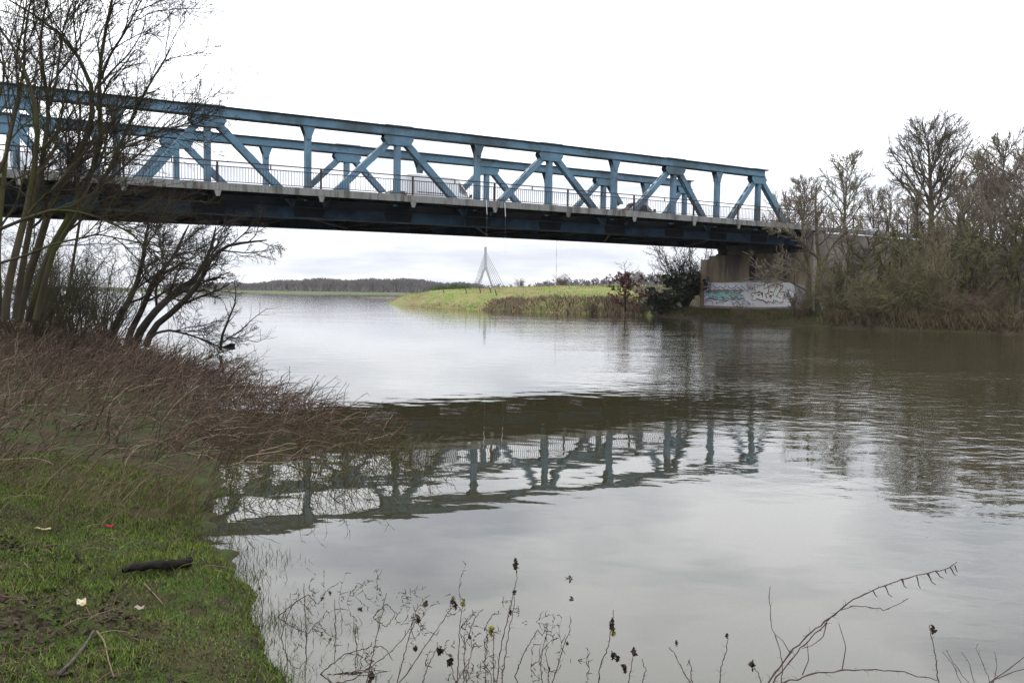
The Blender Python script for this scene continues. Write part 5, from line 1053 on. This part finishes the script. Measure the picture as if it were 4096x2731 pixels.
# ================================================================== DRY STALKS IN THE FOREGROUND WATER
m_fs = M('dark_dry_stem', (.045, .028, .024), (.075, .048, .036), scale=14, rough=.8); m_fs2 = M('reddish_dry_stem', (.050, .034, .032), (.080, .054, .048), scale=14, rough=.8)
m_head = MI('withered_seed_head', [(.02, .014, .012), (.04, .027, .022), (.06, .045, .03)]); m_yel = MI('yellowing_leaf', [(.14, .15, .03), (.20, .17, .05), (.10, .11, .03)])
def A6(*p): return [(900 + x / 1.47, 2150 + y / 1.47) for x, y in p]
def A7(*p): return [(2300 + x / 1.31, 2150 + y / 1.31) for x, y in p]
def dry(lab, px, heads=(), r=.0034, mat=None, Y=None, side=(), name='dry_stalk', yellow=(), seed=0, nodes=True):
    rng = np.random.default_rng(abs(hash(lab)) % 9999 if False else seed + 300); x0, y0 = px[0]
    if Y is None:
        g = ground(x0, min(y0, 2725)); Y = g[1] if y0 < 2715 else g[1] * .97
    W = [at(x, y, Y + .02 * i) for i, (x, y) in enumerate(px)]
    d = nrm(W[0] - W[1]); low = W[0].copy()
    if low[2] > -.05:
        k = min((low[2] + .06) / max(.25, -d[2] + .05), 1.2); low = low + np.array([d[0] * .35, 0, -1]) * (low[2] + .06); W = [low] + W
    b = W[0].copy(); root = tag(empty(name, b), lab, 'dry stalk', 'dry stalks in the foreground water'); P = resample(W, 5 * len(W)); n = len(P)
    P[1:-1] += rng.normal(0, .0022, (n - 2, 3)); R = np.linspace(1, .45, n) * r
    if nodes: R[::4] *= 1.35
    tubes([(P[None], R[None], 6)], 'stem', mat or m_fs, root, off=b)
    S = spawn(P[None], R[None], max(3, n // 3), .25, .98, ang=.9, length=.05, n=5, rf=.45, trop=-.05, wander=.5, rng=rng, rmin=.0009); tag(tubes([(*S, 3)], 'side_shoots', mat or m_fs, root, off=b), kind='stuff')
    for hs, mt, nm in ((heads, m_head, 'seed_head'), (yellow, m_yel, 'withered_leaf')):
        for (x, y, s) in hs:
            c0 = at(x, y, Y + .02); C = c0 + rng.normal(0, 1, (16, 3)) * np.array([.35, .35, .8]) * s; leaves(nm, C, s * 1.5, mt, root, off=b, rng=rng)
    for sp_ in side:
        Wp = resample([at(x, y, Y + .03) for x, y in sp_], 12); tubes([(Wp[None], np.linspace(.8, .35, 12)[None] * r, 5)], 'side_stem', mat or m_fs, root, off=b)
    return root
def h6(x, y, s): q = A6((x, y))[0]; return (q[0], q[1], s)
def h7(x, y, s): q = A7((x, y))[0]; return (q[0], q[1], s)
DRY = [
 ('stalk bent at the tip with one drooping seed head, left of the middle', A6((1010, 854), (1070, 620), (1110, 490), (1135, 385)), [h6(1136, 480, .013)]),
 ('long slanting stalk with a paired seed head at its tip', A6((1020, 870), (1150, 680), (1250, 530), (1345, 390)), [h6(1340, 372, .010), h6(1355, 405, .009), h6(1120, 655, .010)]),
 ('upright stalk topped by a small yellowing leaf', A6((1365, 860), (1375, 650), (1385, 480), (1398, 400)), [], [h6(1400, 385, .012)]),
 ('tallest dark stalk near the middle with a knobbly head', A6((1600, 860), (1607, 740), (1640, 560), (1690, 370), (1718, 230), (1708, 140)), [h6(1710, 170, .014), h6(1708, 138, .009), h6(1700, 320, .008), h6(1680, 435, .009)]),
 ('thin stalk running close beside the tallest dark stalk', A6((1625, 860), (1660, 600), (1700, 400), (1706, 315)), []),
 ('stalk with a hooked yellow-green withered head', A6((1580, 860), (1578, 700), (1578, 580), (1560, 540)), [], [h6(1565, 540, .016)]),
 ('thick short stalk beside the hooked yellow-green one', A6((1533, 860), (1527, 700), (1527, 610), (1548, 560)), []),
 ('curved slim stalk with a bent tip in the middle cluster', A6((1400, 860), (1410, 640), (1450, 520), (1495, 430), (1522, 420)), []),
 ('stalk with a limp dark seed head left of the middle cluster', A6((1160, 860), (1185, 770), (1240, 660), (1250, 610)), [h6(1262, 670, .014)]),
 ('short stalk carrying a big ragged dark head', A6((1352, 860), (1335, 760), (1322, 720)), [h6(1322, 718, .017)]),
 ('short bent stalk leaning into the middle cluster', A6((1360, 850), (1430, 740), (1455, 640), (1440, 575)), [h6(1440, 585, .007)]),
 ('straight slender stalk crossing the diamond-shaped bent stem', A6((830, 860), (880, 630), (920, 450), (950, 320)), []),
 ('bent stem whose reflection closes a diamond shape', A6((872, 468), (900, 430), (945, 388), (985, 420), (1012, 470)), []),
 ('long stalk arching right from the turf corner', A6((600, 870), (760, 830), (950, 690), (1050, 590), (1090, 530), (1110, 460)), []),
 ('low arching stem above the tangle of fallen stalks', A6((560, 800), (700, 685), (850, 642), (920, 636), (960, 670), (985, 720)), []),
 ('stalk with clustered seed heads right of the middle', A6((2195, 860), (2200, 780), (2250, 650), (2275, 530), (2285, 420)), [h6(2275, 520, .014), h6(2284, 690, .014), h6(2308, 710, .010)], [h6(2282, 560, .010)]),
 ('thin s-shaped stalk left of the clustered seed heads', A6((1920, 860), (1960, 740), (1985, 650), (2025, 560), (2036, 500), (2028, 458)), [h6(2012, 620, .006)]),
 ('peaked bent stem right of the tallest stalk', A6((1705, 815), (1750, 690), (1800, 600), (1840, 540), (1870, 580)), []),
 ('slim upright stalk beneath the peaked bent stem', A6((1868, 860), (1856, 740), (1868, 650), (1880, 600)), []),
 ('short upright stalk with a dark node right of the peaked stem', A6((1902, 860), (1905, 760), (1880, 680), (1903, 640)), [h6(1906, 770, .006)]),
 ('solitary stalk rising at the edge of the turf', A6((150, 745), (220, 500), (218, 400), (205, 320), (195, 270)), [h6(203, 300, .006)]),
 ('straight stem standing in the left-hand tangle', A6((476, 660), (480, 560), (465, 400), (465, 265)), []),
 ('zigzag bent stem spanning the left-hand tangle', A6((310, 465), (380, 405), (430, 368), (490, 332), (545, 392), (600, 310), (670, 262)), [h6(570, 355, .008), h6(618, 325, .008)]),
 ('thin looping stem low in the left-hand tangle', A6((330, 590), (360, 470), (400, 390), (440, 365), (520, 460)), []),
 ('short dark upright stem right of the left-hand tangle', A6((650, 570), (648, 450), (645, 360)), []),
 ('narrow folded stem near the diamond-shaped one', A6((777, 660), (765, 570), (771, 505), (786, 600)), []),
 ('dark stem bundle lying flat on the water', A6((640, 800), (760, 790), (900, 790), (1010, 802)), []),
 ('second bundle stem lying flat beside the dark one', A6((590, 805), (720, 795), (850, 770), (980, 790)), []),
 ('dark seed pod stem at the bottom edge of the tangle', A6((845, 870), (862, 820)), [h6(862, 812, .018)]),
 ('forked stalk right of the clustered seed heads', A7((605, 770), (560, 680), (515, 600), (490, 570)), [h7(532, 550, .007)]),
 ('s-curved single stalk alone in open water', A7((758, 775), (765, 680), (798, 580), (795, 512)), [h7(795, 512, .007)]),
 ('hooked stalk close to the forked one', A7((612, 775), (610, 690), (598, 640), (590, 665)), []),
 ('slim stalk with dark head beside the clustered seed heads', A7((275, 775), (295, 670), (310, 595)), [h7(308, 592, .013), h7(258, 682, .012)]),
 ('thin curling stalk right of the slim dark-headed one', A7((350, 775), (370, 700), (352, 630)), []),
 ('short stalk with a dark pod left of the bramble arch', A7((985, 775), (950, 690), (925, 655)), [h7(928, 662, .014)]),
 ('stalk with a hanging pod below the bramble tip', A7((1905, 760), (1890, 640), (1872, 540), (1856, 455)), [h7(1875, 480, .012)]),
]
for k, q in enumerate(DRY): dry(q[0], q[1], q[2], yellow=q[3] if len(q) > 3 else (), seed=k)
YB_ = 3.9
dry('long arching bramble cane reaching right over the water', A7((1000, 775), (1120, 610), (1200, 530), (1330, 420), (1450, 330), (1570, 270), (1720, 215), (1850, 185), (1960, 160), (2005, 125)), [], r=.0042, mat=m_fs2, Y=YB_, seed=60, name='bramble_cane',
    side=[A7((x, y), (x + a * .3, y + b * .35), (x + a * .5, y + b * .75), (x + a, y + b)) for x, y, a, b in ((1560, 275, 26, 34), (1622, 248, 40, 62), (1710, 218, 30, 46), (1716, 217, 12, 40), (1790, 200, 22, 66), (1845, 187, 46, 58), (1850, 187, 18, 30), (1890, 175, 42, 36), (1938, 165, 10, 22), (1968, 157, 30, 40), (1990, 145, 16, 34))])
dry('second bramble cane forking below the long arching one', A7((1025, 775), (1180, 580), (1330, 430), (1400, 375), (1450, 355), (1550, 365), (1620, 378), (1700, 345), (1750, 315)), [], r=.0034, mat=m_fs2, Y=YB_ + .05, seed=61, name='bramble_cane', side=[A7((1320, 440), (1300, 520), (1240, 565), (1185, 580)), A7((1400, 690), (1420, 570), (1380, 440)), A7((1190, 720), (1225, 640), (1215, 540))])
dry('low bramble cane stretching right along the bottom', A7((1060, 770), (1240, 715), (1400, 695), (1570, 688), (1720, 700), (1900, 750)), [], r=.0042, mat=m_fs2, Y=YB_, seed=62, name='bramble_cane')
dry('upright bramble shoot rising from the cane base', A7((1085, 700), (1085, 640), (1060, 540), (1032, 470), (1022, 340), (1022, 250)), [], r=.0028, mat=m_fs2, Y=YB_, seed=63, name='bramble_cane', side=[A7((1125, 600), (1090, 540), (1045, 500))])
BR = ['thick bramble cane in the bottom right corner', 'thin shoot left in the bottom right bramble bunch', 'hook-tipped shoot in the bottom right bramble bunch', 'shoot leaning upright in the bottom right bramble bunch', 'lower cane leaving the bottom right corner', 'long thin shoot slanting left of the corner bunch', 'outermost thin shoot of the corner bunch']
for k, pth in enumerate((A7((2150, 775), (2260, 700), (2370, 610)), A7((2100, 775), (2060, 640), (2020, 592)), A7((2180, 775), (2130, 640), (2096, 582), (2112, 552)), A7((2185, 775), (2215, 680), (2197, 592)), A7((2170, 765), (2280, 705), (2370, 682)), A7((2030, 775), (1970, 640), (1920, 590)), A7((2080, 775), (2000, 680), (1940, 580)))):
    dry(BR[k], pth, [], r=.0036 if k in (0, 4) else .0022, mat=m_fs2, Y=3.8, seed=70 + k, name='bramble_cane')
FL = ['floating dead leaf above the diamond-shaped stem', 'floating dead leaf alone in mid water', 'floating leaf pair right of the tallest stalk', 'floating dark bud far right of the tallest stalk']
for k, (x, y) in enumerate(A6((795, 418), (1185, 390), (2035, 360), (2025, 240))):
    g = ground(x, y); rr = np.random.default_rng(500 + k); root = tag(empty('floating_leaf', g), FL[k], 'leaf', 'leaves floating in the foreground'); leaves('leaf_blade', rr.normal(0, .008, (6, 3)) + np.array([0, 0, .008]), .022, m_head, root, rng=rr, flat=.5)

# ================================================================== AIR
hz = MB(); hz.box(-4500, 4500, -240, 6500, -2.6, 340)
mt = bpy.data.materials.new('haze_air'); mt.use_nodes = True; nt = mt.node_tree; nt.nodes.clear()
o_ = nt.nodes.new('ShaderNodeOutputMaterial'); pv = nt.nodes.new('ShaderNodeVolumePrincipled'); nt.links.new(pv.outputs[0], o_.inputs['Volume'])
pv.inputs['Color'].default_value = (.93, .95, 1, 1); pv.inputs['Density'].default_value = .0001; pv.inputs['Anisotropy'].default_value = .2
tag(hz.build('haze', mt), 'thin winter haze over the river', 'haze', kind='stuff')
